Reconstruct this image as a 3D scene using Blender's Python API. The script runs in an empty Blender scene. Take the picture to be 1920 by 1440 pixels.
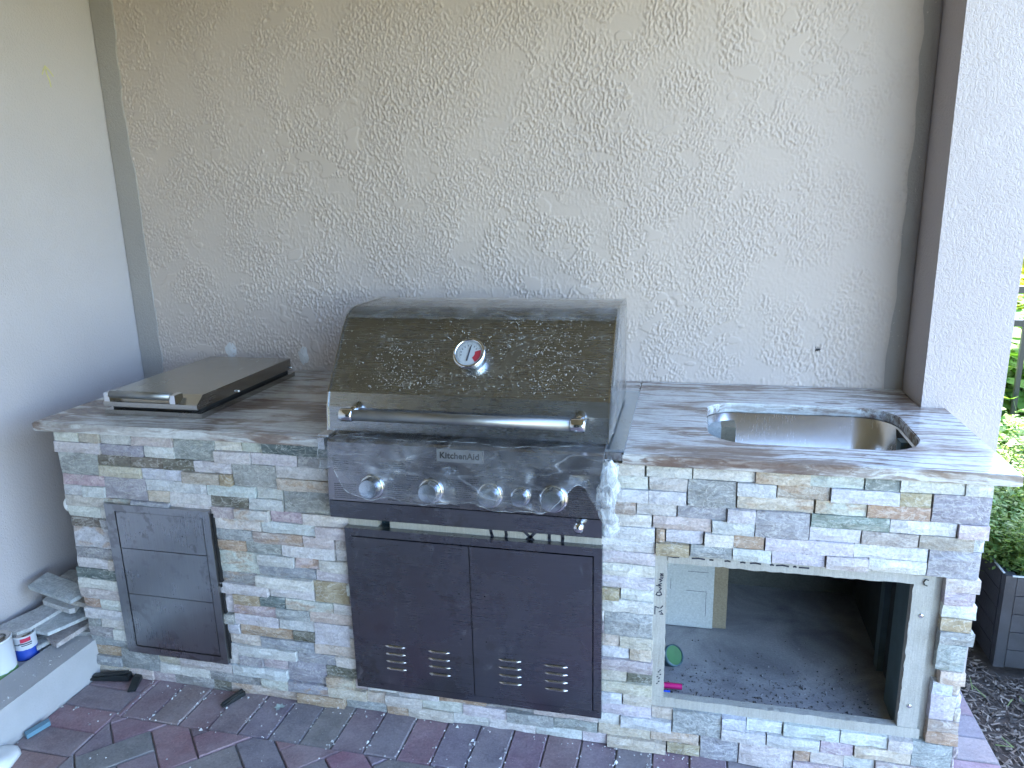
import bpy, bmesh, math, random
import numpy as np
from mathutils import Vector, Matrix, noise
random.seed(11)
rng = np.random.default_rng(5)
sc = bpy.context.scene
C = sc.collection
R = math.radians

# ---------------------------------------------------------------- camera, sky, sun, exposure
CAM = (1.9619, -1.8853, 1.5764); YAW, PITCH, ROLL, FPX = 0.2370, -0.2467, -0.0247, 1406.28
_f = Vector((-math.sin(YAW)*math.cos(PITCH), math.cos(YAW)*math.cos(PITCH), math.sin(PITCH)))
_r0 = Vector((math.cos(YAW), math.sin(YAW), 0)); _u0 = _r0.cross(_f)
_r = _r0*math.cos(ROLL)+_u0*math.sin(ROLL); _u = -_r0*math.sin(ROLL)+_u0*math.cos(ROLL)
cd = bpy.data.cameras.new('camera'); cam = bpy.data.objects.new('camera', cd); C.objects.link(cam)
M = Matrix((( _r.x,_u.x,-_f.x,CAM[0]),(_r.y,_u.y,-_f.y,CAM[1]),(_r.z,_u.z,-_f.z,CAM[2]),(0,0,0,1)))
cam.matrix_world = M
cd.sensor_width = 36; cd.lens = FPX*36/1920; cd.clip_start = .02; cd.clip_end = 600
sc.camera = cam

SUN_AZ, SUN_EL = R(-4), R(52)          # from behind the house, to the left
world = bpy.data.worlds.new('World'); sc.world = world; world.use_nodes = True
wn = world.node_tree.nodes; wl = world.node_tree.links
sky = wn.new('ShaderNodeTexSky'); sky.sky_type = 'NISHITA'; sky.sun_disc = False
sky.sun_elevation = SUN_EL; sky.sun_rotation = SUN_AZ; sky.air_density = 1.0; sky.dust_density = 1.0; sky.ozone_density = 3.0
wl.new(sky.outputs[0], wn['Background'].inputs[0]); wn['Background'].inputs[1].default_value = SKY_STRENGTH = .15
sd = bpy.data.lights.new('sun', 'SUN'); sun = bpy.data.objects.new('sun', sd); C.objects.link(sun)
sd.energy = 3.4; sd.angle = R(.5); sd.color = (1, .96, .90)
sdir = Vector((math.sin(SUN_AZ)*math.cos(SUN_EL), math.cos(SUN_AZ)*math.cos(SUN_EL), math.sin(SUN_EL)))
sun.rotation_euler = (-sdir).to_track_quat('-Z', 'Y').to_euler(); sun.location = (0, 10, 12)
sc.view_settings.view_transform = 'Standard'; sc.view_settings.look = 'None'
sc.view_settings.exposure = 3.93; sc.view_settings.gamma = 1.0; sc.view_settings.use_curve_mapping = False
sc.cycles.max_bounces = 10; sc.cycles.diffuse_bounces = 5; sc.cycles.glossy_bounces = 5
sc.cycles.transparent_max_bounces = 12; sc.cycles.use_denoising = True
sc.cycles.caustics_reflective = False; sc.cycles.caustics_refractive = False
sc.cycles.sample_clamp_indirect = 6

# ---------------------------------------------------------------- helpers
def tag(o, label=None, cat=None, group=None, kind=None):
    if label: o['label'] = label
    if cat: o['category'] = cat
    if group: o['group'] = group
    if kind: o['kind'] = kind
    return o
def empty(name, loc=(0,0,0)):
    o = bpy.data.objects.new(name, None); o.location = loc; o.empty_display_size = .05; C.objects.link(o); return o
def link(name, me, mat=None, parent=None, smooth=False):
    o = bpy.data.objects.new(name, me); C.objects.link(o)
    if mat is not None and not me.materials: me.materials.append(mat)
    if parent is not None:
        o.parent = parent
        o.matrix_parent_inverse = Matrix.Translation(-world_loc(parent))
    if smooth:
        me.polygons.foreach_set('use_smooth', [True]*len(me.polygons))
    return o
def world_loc(o):
    v = Vector(o.location)
    while o.parent is not None:
        v += o.matrix_parent_inverse.to_translation(); o = o.parent; v += Vector(o.location)
    return v
def obj(name, bm, mat=None, parent=None, smooth=False, bevel=0, segs=2, angle=35):
    if bevel:
        es = [e for e in bm.edges if e.is_manifold and e.calc_face_angle(0) > R(angle)]
        bmesh.ops.bevel(bm, geom=es, offset=bevel, segments=segs, profile=.6, affect='EDGES', clamp_overlap=True)
    bmesh.ops.recalc_face_normals(bm, faces=bm.faces)
    me = bpy.data.meshes.new(name); bm.to_mesh(me); bm.free()
    return link(name, me, mat, parent, smooth)
def box(bm, x0, x1, y0, y1, z0, z1):
    v = [bm.verts.new(p) for p in ((x0,y0,z0),(x1,y0,z0),(x1,y1,z0),(x0,y1,z0),(x0,y0,z1),(x1,y0,z1),(x1,y1,z1),(x0,y1,z1))]
    for f in ((0,3,2,1),(4,5,6,7),(0,1,5,4),(1,2,6,5),(2,3,7,6),(3,0,4,7)): bm.faces.new([v[i] for i in f])
    return v
def bx(*a):
    bm = bmesh.new(); box(bm, *a); return bm
def prism(bm, pts, axis, a, b):
    """extrude polygon pts (2D) along axis from a to b"""
    def P(p, t):
        return (t, p[0], p[1]) if axis == 0 else (p[0], t, p[1]) if axis == 1 else (p[0], p[1], t)
    A = [bm.verts.new(P(p, a)) for p in pts]; B = [bm.verts.new(P(p, b)) for p in pts]
    n = len(pts)
    bm.faces.new(A); bm.faces.new(B[::-1])
    for i in range(n): bm.faces.new((A[i], B[i], B[(i+1)%n], A[(i+1)%n]))
def tube(bm, p0, p1, r0, r1=None, n=20, caps=True):
    r1 = r0 if r1 is None else r1
    p0, p1 = Vector(p0), Vector(p1); d = (p1-p0).normalized()
    a = d.orthogonal().normalized(); b = d.cross(a)
    ring = lambda p, r: [bm.verts.new(p+a*r*math.cos(2*math.pi*i/n)+b*r*math.sin(2*math.pi*i/n)) for i in range(n)]
    A, B = ring(p0, r0), ring(p1, r1)
    for i in range(n): bm.faces.new((A[i], A[(i+1)%n], B[(i+1)%n], B[i]))
    if caps: bm.faces.new(A[::-1]); bm.faces.new(B)
def lathe(bm, prof, origin, axis, n=32):
    """prof: list of (radius, height along axis)"""
    o = Vector(origin); d = Vector(axis).normalized(); a = d.orthogonal().normalized(); b = d.cross(a)
    rings = []
    for r, h in prof:
        if r <= 1e-6: rings.append([bm.verts.new(o+d*h)])
        else: rings.append([bm.verts.new(o+d*h+a*r*math.cos(2*math.pi*i/n)+b*r*math.sin(2*math.pi*i/n)) for i in range(n)])
    for A, B in zip(rings, rings[1:]):
        for i in range(n):
            j = (i+1) % n
            if len(A) == 1 and len(B) == 1: continue
            if len(A) == 1: bm.faces.new((A[0], B[j], B[i]))
            elif len(B) == 1: bm.faces.new((A[i], A[j], B[0]))
            else: bm.faces.new((A[i], A[j], B[j], B[i]))
def quads_obj(name, V, mat, parent=None, nper=4, smooth=False):
    """V: (n, nper, 3) array of polygons"""
    n = V.shape[0]
    me = bpy.data.meshes.new(name)
    me.vertices.add(n*nper); me.loops.add(n*nper); me.polygons.add(n)
    me.vertices.foreach_set('co', V.reshape(-1).astype(np.float32))
    me.loops.foreach_set('vertex_index', np.arange(n*nper, dtype=np.int32))
    me.polygons.foreach_set('loop_start', np.arange(0, n*nper, nper, dtype=np.int32))
    me.update(calc_edges=True); me.validate()
    return link(name, me, mat, parent, smooth)

# ---------------------------------------------------------------- materials
class NT:
    def __init__(s, name):
        s.m = bpy.data.materials.new(name); s.m.use_nodes = True
        s.t = s.m.node_tree; s.b = s.t.nodes['Principled BSDF']; s.out = s.t.nodes['Material Output']
    def n(s, kind, **kw):
        nd = s.t.nodes.new(kind)
        for k, v in kw.items():
            if k.startswith('i_'):
                key = k[2:]; key = int(key) if key.isdigit() else key.replace('_', ' ')
                s.put(nd.inputs[key], v)
            else: setattr(nd, k, v)
        return nd
    def put(s, sock, v):
        if isinstance(v, bpy.types.NodeSocket): s.t.links.new(v, sock)
        elif isinstance(v, bpy.types.Node): s.t.links.new(v.outputs[0], sock)
        elif isinstance(v, (tuple, list)) and len(v) == 3 and sock.type == 'RGBA': sock.default_value = (*v, 1)
        else: sock.default_value = v
    def obj(s): return s.n('ShaderNodeTexCoord').outputs['Object']
    def geo(s): return s.n('ShaderNodeNewGeometry').outputs['Position']
    def map(s, vec, scale=(1,1,1), rot=(0,0,0), loc=(0,0,0)):
        return s.n('ShaderNodeMapping', i_Vector=vec, i_Scale=scale, i_Rotation=rot, i_Location=loc).outputs[0]
    def noise(s, vec, scale, detail=3, rough=.55, dist=0):
        return s.n('ShaderNodeTexNoise', i_Vector=vec, i_Scale=scale, i_Detail=detail, i_Roughness=rough, i_Distortion=dist)
    def voro(s, vec, scale, feature='F1', **k):
        return s.n('ShaderNodeTexVoronoi', feature=feature, i_Vector=vec, i_Scale=scale, **k)
    def ramp(s, fac, stops, interp='LINEAR'):
        r = s.n('ShaderNodeValToRGB', i_Fac=fac); cr = r.color_ramp; cr.interpolation = interp
        while len(cr.elements) < len(stops): cr.elements.new(.5)
        for e, (p, c) in zip(cr.elements, stops):
            e.position = p; e.color = (*c, 1) if isinstance(c, (tuple, list)) else (c, c, c, 1)
        return r.outputs[0]
    def math(s, op, a, b=None, c=None, clamp=False):
        nd = s.n('ShaderNodeMath', operation=op, use_clamp=clamp); s.put(nd.inputs[0], a)
        if b is not None: s.put(nd.inputs[1], b)
        if c is not None: s.put(nd.inputs[2], c)
        return nd.outputs[0]
    def mix(s, fac, a, b, mode='MIX'):
        nd = s.n('ShaderNodeMix', data_type='RGBA', blend_type=mode, clamp_factor=True)
        s.put(nd.inputs[0], fac); s.put(nd.inputs[6], a); s.put(nd.inputs[7], b); return nd.outputs[2]
    def bump(s, h, strength=.3, dist=.01, normal=None):
        nd = s.n('ShaderNodeBump', i_Height=h, i_Strength=strength, i_Distance=dist)
        if normal is not None: s.put(nd.inputs['Normal'], normal)
        return nd.outputs[0]
    def set(s, **k):
        names = dict(color='Base Color', rough='Roughness', metal='Metallic', normal='Normal', spec='Specular IOR Level', alpha='Alpha',
                     coat='Coat Weight', coatr='Coat Roughness', trans='Transmission Weight', aniso='Anisotropic', sub='Subsurface Weight', sheen='Sheen Weight')
        for a, v in k.items(): s.put(s.b.inputs[names[a]], v)
        return s.m
def simple(name, color, rough=.5, metal=0, var=.12, scale=30, bump=0, bscale=80, spec=.5):
    t = NT(name); p = t.obj()
    nz = t.noise(p, scale, 4)
    col = t.mix(t.ramp(nz.outputs[0], [(.3, 0.0), (.7, 1.0)]), tuple(c*(1-var) for c in color), tuple(min(1, c*(1+var)) for c in color))
    k = dict(color=col, rough=rough, metal=metal, spec=spec)
    if bump: k['normal'] = t.bump(t.noise(p, bscale, 4), bump, .004)
    return t.set(**k)

def mat_stucco(name, color, amount, scale=1.0, patch=True, strength=.8):
    t = NT(name); p = t.geo()
    w = t.n('ShaderNodeVectorMath', operation='ADD'); t.put(w.inputs[0], p)
    wn_ = t.n('ShaderNodeVectorMath', operation='SCALE'); t.put(wn_.inputs[0], t.noise(p, 9, 2).outputs['Color']); wn_.inputs['Scale'].default_value = .05
    t.put(w.inputs[1], wn_.outputs[0])
    q = t.map(w.outputs[0], (1, 1, .62), (0, R(18), 0))
    ridged = t.math('ABSOLUTE', t.math('SUBTRACT', t.noise(q, 62*scale, 2, .5, .6).outputs[0], .5))
    worm = t.ramp(ridged, [(0, 1.0), (.035, .8), (.10, 0.0)])
    blob = t.ramp(t.noise(q, 95*scale, 2, .5, .3).outputs[0], [(.50, 0.0), (.60, 1.0)])
    h = t.math('MAXIMUM', t.math('MULTIPLY', worm, .75), blob)
    fine = t.noise(p, 420*scale, 2).outputs[0]
    if patch:
        pm = t.ramp(t.noise(p, 5.5, 3, .6, .8).outputs[0], [(.34, .10), (.42, .55), (.56, 1.0)])
        flat = t.ramp(t.voro(t.map(w.outputs[0], (1,1,1.5)), 7.5).outputs[0], [(.10, 0.0), (.17, 1.0)])
        keep = t.ramp(t.noise(p, 3.1, 1).outputs[0], [(.48, 1.0), (.56, 0.0)])
        pm = t.math('MULTIPLY', pm, t.math('MAXIMUM', flat, keep))
        h = t.math('MULTIPLY', h, pm)
    hh = t.math('ADD', t.math('MULTIPLY', h, amount), t.math('MULTIPLY', fine, .10))
    big = t.noise(p, 1.7, 4).outputs[0]
    col = t.mix(t.ramp(big, [(.3, 0.0), (.7, 1.0)]), tuple(c*.95 for c in color), tuple(c*1.04 for c in color))
    return t.set(color=col, rough=.72, spec=.35, normal=t.bump(hh, strength, .006)), t

WALLC = (.535, .462, .418)
MAT = {}
MAT['stucco'], _ = mat_stucco('stucco_knockdown', WALLC, .0, 1.4, False, .35)
MAT['stucco_pillar'], _ = mat_stucco('stucco_pillar', (.475,.425,.415), .55, 1.45, False, .5)
MAT['stucco_smooth'], _ = mat_stucco('stucco_smooth', (.525,.487,.492), .22, 1.7, False, .5)
MAT['stucco_shade_band2'], _ = mat_stucco('pillar_shade_band', (.36,.33,.31), .35, 1.4, False, .5)  # dark tone paints the pillar's shade into the strip
MAT['stucco_shade_band'], _ = mat_stucco('stucco_shade_band', (.38,.355,.335), .35, 1.4, False, .5)

def mat_stone():
    t = NT('split_face_stone'); p = t.geo()
    oi = t.n('ShaderNodeObjectInfo')
    off = t.n('ShaderNodeVectorMath', operation='ADD'); t.put(off.inputs[0], p)
    rv = t.n('ShaderNodeCombineXYZ'); t.put(rv.inputs[0], t.math('MULTIPLY', oi.outputs['Random'], 40)); t.put(rv.inputs[2], t.math('MULTIPLY', oi.outputs['Random'], 17))
    t.put(off.inputs[1], rv.outputs[0]); q = off.outputs[0]
    rot = t.map(q, (1, 1, 2.1), (0, R(24), 0))
    n1 = t.noise(rot, 22, 5, .62, .9).outputs[0]
    n2 = t.noise(q, 150, 4, .7, .3).outputs[0]
    n3 = t.noise(q, 9, 2).outputs[0]
    base = oi.outputs['Color']
    dark = t.mix(1.0, base, (.80, .79, .77), 'MULTIPLY')
    light = t.mix(.14, base, (.88, .88, .86))
    col = t.mix(t.ramp(n1, [(.32, 0.0), (.68, 1.0)]), dark, light)
    fl = t.ramp(n2, [(.34, .76), (.5, 1.0), (.66, 1.18)])
    col = t.mix(.85, col, fl, 'MULTIPLY')
    vein = t.ramp(t.math('ABSOLUTE', t.math('SUBTRACT', t.noise(rot, 14, 4, .6, 1.4).outputs[0], .5)), [(0, 1.0), (.012, .55), (.03, 0.0)])
    col = t.mix(t.math('MULTIPLY', vein, .4), col, (.8, .8, .76))
    st = t.ramp(t.noise(rot, 13, 4, .6, .7).outputs[0], [(.50, 0.0), (.62, .85)])
    rust = t.mix(t.ramp(n2, [(.4, 0.0), (.6, 1.0)]), (.33, .20, .12), (.52, .38, .26))
    col = t.mix(t.math('MULTIPLY', st, t.math('SUBTRACT', 1.0, oi.outputs['Alpha'])), col, rust)
    dust = t.ramp(t.noise(q, 30, 5, .7).outputs[0], [(.58, 0.0), (.78, .18)])
    col = t.mix(dust, col, (.68, .68, .66))
    h = t.math('ADD', t.math('MULTIPLY', n1, .8), t.math('ADD', t.math('MULTIPLY', n2, .35), t.math('MULTIPLY', n3, .6)))
    return t.set(color=col, rough=.72, spec=.35, normal=t.bump(h, .75, .010))
MAT['stone'] = mat_stone()

def mat_marble():
    t = NT('veined_marble'); p = t.geo()
    oi = t.n('ShaderNodeObjectInfo'); ch = t.n('ShaderNodeSeparateColor'); t.put(ch.inputs[0], oi.outputs['Color'])
    bias, veins = ch.outputs[0], ch.outputs[1]
    warp = t.n('ShaderNodeVectorMath', operation='SCALE'); t.put(warp.inputs[0], t.noise(t.map(p, (.8, 1.6, 1.6)), 2.4, 3, .55).outputs['Color']); warp.inputs['Scale'].default_value = .26
    add = t.n('ShaderNodeVectorMath', operation='ADD'); t.put(add.inputs[0], p); t.put(add.inputs[1], warp.outputs[0])
    v = add.outputs[0]
    zone = t.noise(t.map(v, (1.5, 3.4, 4.5), (0, 0, R(6))), 2.0, 4, .55).outputs[0]
    zone = t.math('ADD', zone, t.math('SUBTRACT', bias, .5))
    base = t.ramp(zone, [(.34, (.63,.64,.63)), (.45, (.54,.545,.535)), (.495, (.44,.415,.39)), (.525, (.25,.20,.17)), (.60, (.17,.13,.11)), (.67, (.40,.355,.32)), (.76, (.57,.56,.545))])
    w2 = t.n('ShaderNodeVectorMath', operation='SCALE'); t.put(w2.inputs[0], t.noise(t.map(p, (1.2, 2.6, 2.6)), 3.0, 3, .5).outputs['Color']); w2.inputs['Scale'].default_value = .085
    a2 = t.n('ShaderNodeVectorMath', operation='ADD'); t.put(a2.inputs[0], p); t.put(a2.inputs[1], w2.outputs[0]); v2 = a2.outputs[0]
    n2 = t.noise(t.map(v2, (1.0, 26, 20), (0, 0, R(5))), 2.4, 6, .66, .35).outputs[0]
    n4 = t.noise(t.map(v2, (1.3, 58, 40), (0, 0, R(4))), 2.2, 4, .6, .3).outputs[0]
    dk = t.math('MULTIPLY', t.ramp(n2, [(.38, 1.0), (.45, .7), (.50, 0.0)]), t.math('ADD', .22, t.math('MULTIPLY', veins, t.ramp(zone, [(.34, .35), (.50, 1.0)]))), clamp=True)
    col = t.mix(dk, base, (.17, .115, .09))
    col = t.mix(t.math('MULTIPLY', t.ramp(n2, [(.55, 0.0), (.66, .75)]), veins), col, (.63, .63, .62))
    col = t.mix(t.math('MULTIPLY', t.ramp(n4, [(.40, .6), (.49, 0.0)]), veins), col, (.27, .215, .185))
    n3 = t.noise(p, 120, 5, .75).outputs[0]; n5 = t.noise(p, 40, 4, .7).outputs[0]
    col = t.mix(.8, col, t.ramp(n3, [(.3, .84), (.5, 1.0), (.7, 1.10)]), 'MULTIPLY')
    col = t.mix(.6, col, t.ramp(n5, [(.35, .80), (.5, 1.0), (.7, 1.12)]), 'MULTIPLY')
    return t.set(color=col, rough=t.ramp(n3, [(.3,.12),(.7,.22)]), spec=.5, normal=t.bump(n3, .04, .002))
MAT['marble'] = mat_marble()

def mat_steel(name, color, rough, stretch=(1, 60, 60), smudge=.25, smear=(.5,.5,.5), sscale=7, dirt=None, bstr=.08):
    t = NT(name); p = t.geo()
    br = t.noise(t.map(p, stretch), 9, 3, .7).outputs[0]
    sm = t.noise(p, sscale, 5, .62, .5).outputs[0]
    spots = t.ramp(t.noise(p, sscale*3.6, 3, .5).outputs[0], [(.56, 0.0), (.64, 1.0)])
    zone = t.ramp(t.noise(p, sscale*.55, 2).outputs[0], [(.42, 0.0), (.6, 1.0)])
    sp = t.math('MULTIPLY', spots, zone)
    r = t.math('ADD', t.math('ADD', rough, t.math('MULTIPLY', t.math('SUBTRACT', br, .5), .12)), t.math('MULTIPLY', t.math('SUBTRACT', sm, .5), smudge), clamp=True)
    col = t.mix(t.ramp(br, [(.3, 0.0), (.7, 1.0)]), tuple(c*.94 for c in color), tuple(c*1.06 for c in color))
    col = t.mix(t.math('MULTIPLY', sp, .7), col, smear)
    if dirt:
        dz = t.ramp(t.noise(t.map(p, (1, 1, .6), (0, R(40), 0)), 44, 6, .72, .6).outputs[0], [(.57, 0.0), (.72, .38)])
        dm = t.ramp(t.noise(p, 3.3, 2).outputs[0], [(.46, 0.0), (.60, 1.0)])
        k = t.math('MULTIPLY', dz, dm)
        col = t.mix(k, col, dirt); t.set(metal=t.math('SUBTRACT', 1.0, t.math('MULTIPLY', k, .8)))
    else: t.set(metal=1.0)
    return t.set(color=col, rough=r, normal=t.bump(br, bstr, .0012))
MAT['steel'] = mat_steel('brushed_steel', (.55,.545,.53), .24, smear=(.42,.42,.41))
MAT['steel_hood'] = mat_steel('hood_steel', (.40,.42,.44), .27, smear=(.36,.36,.34), smudge=.15)
MAT['steel_door'] = mat_steel('dark_steel_door', (.245,.255,.275), .27, (1,60,60), .3, (.20,.195,.20), 6, (.50,.50,.50))
MAT['steel_drawer'] = mat_steel('dark_steel_drawer', (.345,.35,.365), .30, (60,60,1), .22, (.215,.21,.215), 8)
MAT['steel_panel'] = mat_steel('panel_steel', (.31,.30,.325), .26, smear=(.28,.27,.29))
MAT['steel_sink'] = mat_steel('sink_steel', (.62,.62,.62), .25, (60,60,2), .08, (.58,.58,.58), bstr=.02)
MAT['satin'] = mat_steel('satin_steel', (.33,.34,.34), .45, smudge=.2, smear=(.38,.38,.37))
MAT['chrome'] = mat_steel('chrome', (.72,.74,.76), .07, smudge=.05, smear=(.7,.7,.7), bstr=.0)
MAT['lid_steel'] = mat_steel('lid_steel', (.42,.41,.385), .24, (60,1,60), .15, (.38,.37,.35))
MAT['galv'] = simple('painted_stud', (.10,.145,.15), .5, .35, .15, 20)
MAT['black'] = simple('black_gap', (.012,.012,.013), .6, var=.1)
MAT['rubber'] = simple('black_rubber', (.018,.022,.024), .38, var=.3, bump=.1)
MAT['white_plastic'] = simple('white_plastic', (.78,.79,.78), .5, var=.03)
MAT['ink'] = simple('marker_ink', (.025,.03,.05), .6, var=.4, scale=60)
MAT['print'] = simple('panel_print', (.05,.05,.06), .6, var=.2)
MAT['red_paint'] = simple('red_dial', (.36,.03,.045), .5, var=.1)
MAT['dial'] = simple('dial_face', (.42,.45,.47), .4, var=.03)

def mat_board():
    t = NT('cement_board'); p = t.geo()
    w = t.noise(t.map(p, (170, 170, 12)), 1.0, 3, .7).outputs[0]
    n = t.noise(p, 220, 4, .7).outputs[0]; b = t.noise(p, 8, 4, .6).outputs[0]
    col = t.mix(t.ramp(b, [(.3, 0.0), (.7, 1.0)]), (.39,.375,.33), (.47,.46,.42))
    col = t.mix(.8, col, t.ramp(w, [(.3,.84),(.7,1.08)]), 'MULTIPLY')
    col = t.mix(.8, col, t.ramp(n, [(.3,.86),(.7,1.1)]), 'MULTIPLY')
    return t.set(color=col, rough=.85, spec=.2, normal=t.bump(t.math('ADD', w, n), .4, .003))
MAT['board'] = mat_board()
def mat_concrete(name, c1, c2, scale=5):
    t = NT(name); p = t.geo()
    b = t.noise(p, scale, 6, .65, .5).outputs[0]; n = t.noise(p, 160, 5, .7).outputs[0]
    col = t.mix(t.ramp(b, [(.33, 0.0), (.66, 1.0)]), c1, c2)
    col = t.mix(.8, col, t.ramp(n, [(.3,.8),(.5,1.0),(.72,1.25)]), 'MULTIPLY')
    return t.set(color=col, rough=.85, spec=.25, normal=t.bump(t.math('ADD', t.math('MULTIPLY', b, .4), n), .5, .004))
MAT['concrete'] = mat_concrete('concrete_floor', (.24,.24,.255), (.47,.465,.47))
MAT['block'] = mat_concrete('block_panel', (.42,.45,.44), (.50,.52,.51), 3)
MAT['tan_board'] = mat_concrete('tan_board', (.22,.18,.12), (.28,.24,.17), 4)
MAT['kerb'] = simple('painted_kerb', (.44,.44,.445), .75, var=.07, scale=7, bump=.35, bscale=140)
MAT['kerb_face'] = MAT['kerb']
MAT['sand'] = mat_concrete('joint_sand', (.13,.125,.12), (.27,.26,.255), 30)

def mat_paver():
    t = NT('clay_paver'); p = t.geo(); oi = t.n('ShaderNodeObjectInfo')
    off = t.n('ShaderNodeVectorMath', operation='ADD'); t.put(off.inputs[0], p)
    rv = t.n('ShaderNodeCombineXYZ'); t.put(rv.inputs[0], t.math('MULTIPLY', oi.outputs['Random'], 31)); t.put(off.inputs[1], rv.outputs[0]); q = off.outputs[0]
    b = t.noise(q, 12, 4, .6, .4).outputs[0]; n = t.noise(q, 130, 5, .72).outputs[0]; d = t.noise(p, 6, 5, .65).outputs[0]
    base = oi.outputs['Color']
    col = t.mix(t.ramp(b, [(.35, 0.0), (.65, 1.0)]), t.mix(1, base, (.78,.80,.85), 'MULTIPLY'), t.mix(.12, base, (.5,.45,.45)))
    col = t.mix(.8, col, t.ramp(n, [(.32,.66),(.5,1.0),(.68,1.28)]), 'MULTIPLY')
    col = t.mix(t.ramp(d, [(.38,.06),(.70,.42)]), col, (.43,.395,.40))
    sp = t.ramp(t.noise(p, 260, 2, .5).outputs[0], [(.70,0.0),(.76,.7)])
    col = t.mix(sp, col, (.62,.6,.58))
    return t.set(color=col, rough=.8, spec=.3, normal=t.bump(t.math('ADD', n, t.math('MULTIPLY', b, .7)), .5, .005))
MAT['paver'] = mat_paver()
def mat_paver_far():
    t = NT('paver_far'); p = t.geo()
    n = t.noise(p, 5, 2).outputs[0]; v = t.voro(p, 7.5).outputs['Color']
    r = t.n('ShaderNodeSeparateColor'); t.put(r.inputs[0], v)
    col = t.ramp(r.outputs[0], [(0,(.115,.115,.13)),(.45,(.16,.10,.105)),(1,(.21,.115,.11))])
    return t.set(color=t.mix(t.ramp(n,[(.3,.1),(.7,.4)]), col, (.36,.35,.36)), rough=.85)
MAT['paver_far'] = mat_paver_far()

def mat_leaf(name, c1, c2, trans=.25):
    t = NT(name); p = t.geo()
    rnd = t.n('ShaderNodeNewGeometry').outputs['Random Per Island']
    col = t.mix(rnd, c1, c2)
    col = t.mix(.5, col, t.ramp(t.noise(p, 30, 2).outputs[0], [(.3,.7),(.7,1.2)]), 'MULTIPLY')
    t.set(color=col, rough=.5, spec=.35)
    tr = t.n('ShaderNodeBsdfTranslucent', i_Color=t.mix(1, col, (1.6,1.7,.7), 'MULTIPLY'))
    mx = t.n('ShaderNodeMixShader', i_Fac=trans); t.t.links.new(t.b.outputs[0], mx.inputs[1]); t.t.links.new(tr.outputs[0], mx.inputs[2])
    t.t.links.new(mx.outputs[0], t.out.inputs[0]); return t.m
MAT['leaf_fern'] = mat_leaf('fern_leaf', (.10,.19,.06), (.24,.30,.11), .42)
MAT['leaf_broad'] = mat_leaf('broad_leaf', (.09,.21,.045), (.21,.31,.075), .42)
MAT['leaf_yellow'] = mat_leaf('yellow_leaf', (.34,.38,.05), (.50,.46,.08), .45)
MAT['leaf_dark'] = mat_leaf('hedge_leaf', (.03,.06,.02), (.07,.10,.03), .2)
MAT['stem'] = simple('plant_stem', (.13,.17,.06), .7)
MAT['lawn'] = simple('lawn', (.145,.13,.05), .9, var=.35, scale=3, bump=.4, bscale=60)
MAT['mulch_ground'] = simple('mulch_soil', (.055,.042,.035), .95, var=.4, scale=25, bump=.8, bscale=60)
def mat_chip(name, c1, c2, c3):
    t = NT(name); rnd = t.n('ShaderNodeNewGeometry').outputs['Random Per Island']
    return t.set(color=t.ramp(rnd, [(0,c1),(.55,c2),(1,c3)]), rough=.85)
MAT['chips'] = mat_chip('mulch_chips', (.03,.025,.022), (.09,.07,.058), (.26,.215,.18))
MAT['crumbs'] = mat_chip('stone_crumbs', (.35,.35,.36), (.6,.6,.6), (.75,.75,.74))
MAT['debris'] = mat_chip('floor_debris', (.05,.05,.05), (.16,.15,.15), (.4,.4,.4))
MAT['drops'] = simple('dried_drops', (.43,.43,.41), .35, var=.1)
MAT['planter'] = simple('black_composite', (.030,.032,.038), .42, var=.3, scale=14, bump=.25, bscale=120)
MAT['fence'] = simple('black_aluminium', (.012,.016,.018), .4, var=.1)
MAT['ceiling'] = simple('ceiling_paint', (.285,.265,.205), .8, var=.04)

def mat_film():
    t = NT('plastic_film'); p = t.geo()
    w = t.n('ShaderNodeVectorMath', operation='ADD'); sc_ = t.n('ShaderNodeVectorMath', operation='SCALE')
    t.put(sc_.inputs[0], t.noise(p, 7, 2).outputs['Color']); sc_.inputs['Scale'].default_value = .05
    t.put(w.inputs[0], p); t.put(w.inputs[1], sc_.outputs[0])
    def crease(vec, s, wdt): return t.ramp(t.math('ABSOLUTE', t.math('SUBTRACT', t.noise(vec, s, 1, .4, 0).outputs[0], .5)), [(0,1.0),(wdt*.35,.5),(wdt,0.0)])
    c1 = crease(t.map(w.outputs[0], (.35,1,2.1), (0,R(11),0)), 8, .02)
    c2 = crease(t.map(w.outputs[0], (.3,1,2.4), (0,R(-30),0)), 10, .018)
    haze = t.ramp(t.noise(p, 11, 4).outputs[0], [(.4,.03),(.72,.15)])
    fac = t.math('ADD', haze, t.math('ADD', t.math('MULTIPLY', c1, .17), t.math('MULTIPLY', c2, .10)), clamp=True)
    t.set(color=(.80,.83,.86), rough=.25, normal=t.bump(t.math('ADD', c1, t.noise(p, 25, 3).outputs[0]), .5, .01))
    tr = t.n('ShaderNodeBsdfTransparent', i_Color=(.93,.95,.97))
    gl = t.n('ShaderNodeBsdfGlossy', i_Roughness=.09, i_Color=(.9,.9,.9)); t.put(gl.inputs['Normal'], t.b.inputs['Normal'].links[0].from_socket)
    lw = t.n('ShaderNodeFresnel', i_IOR=1.3)
    a = t.n('ShaderNodeMixShader', i_Fac=fac); t.t.links.new(tr.outputs[0], a.inputs[1]); t.t.links.new(t.b.outputs[0], a.inputs[2])
    b = t.n('ShaderNodeMixShader'); t.put(b.inputs[0], t.math('MULTIPLY', lw.outputs[0], .8)); t.t.links.new(a.outputs[0], b.inputs[1]); t.t.links.new(gl.outputs[0], b.inputs[2])
    t.t.links.new(b.outputs[0], t.out.inputs[0]); return t.m
MAT['film'] = mat_film()

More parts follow.
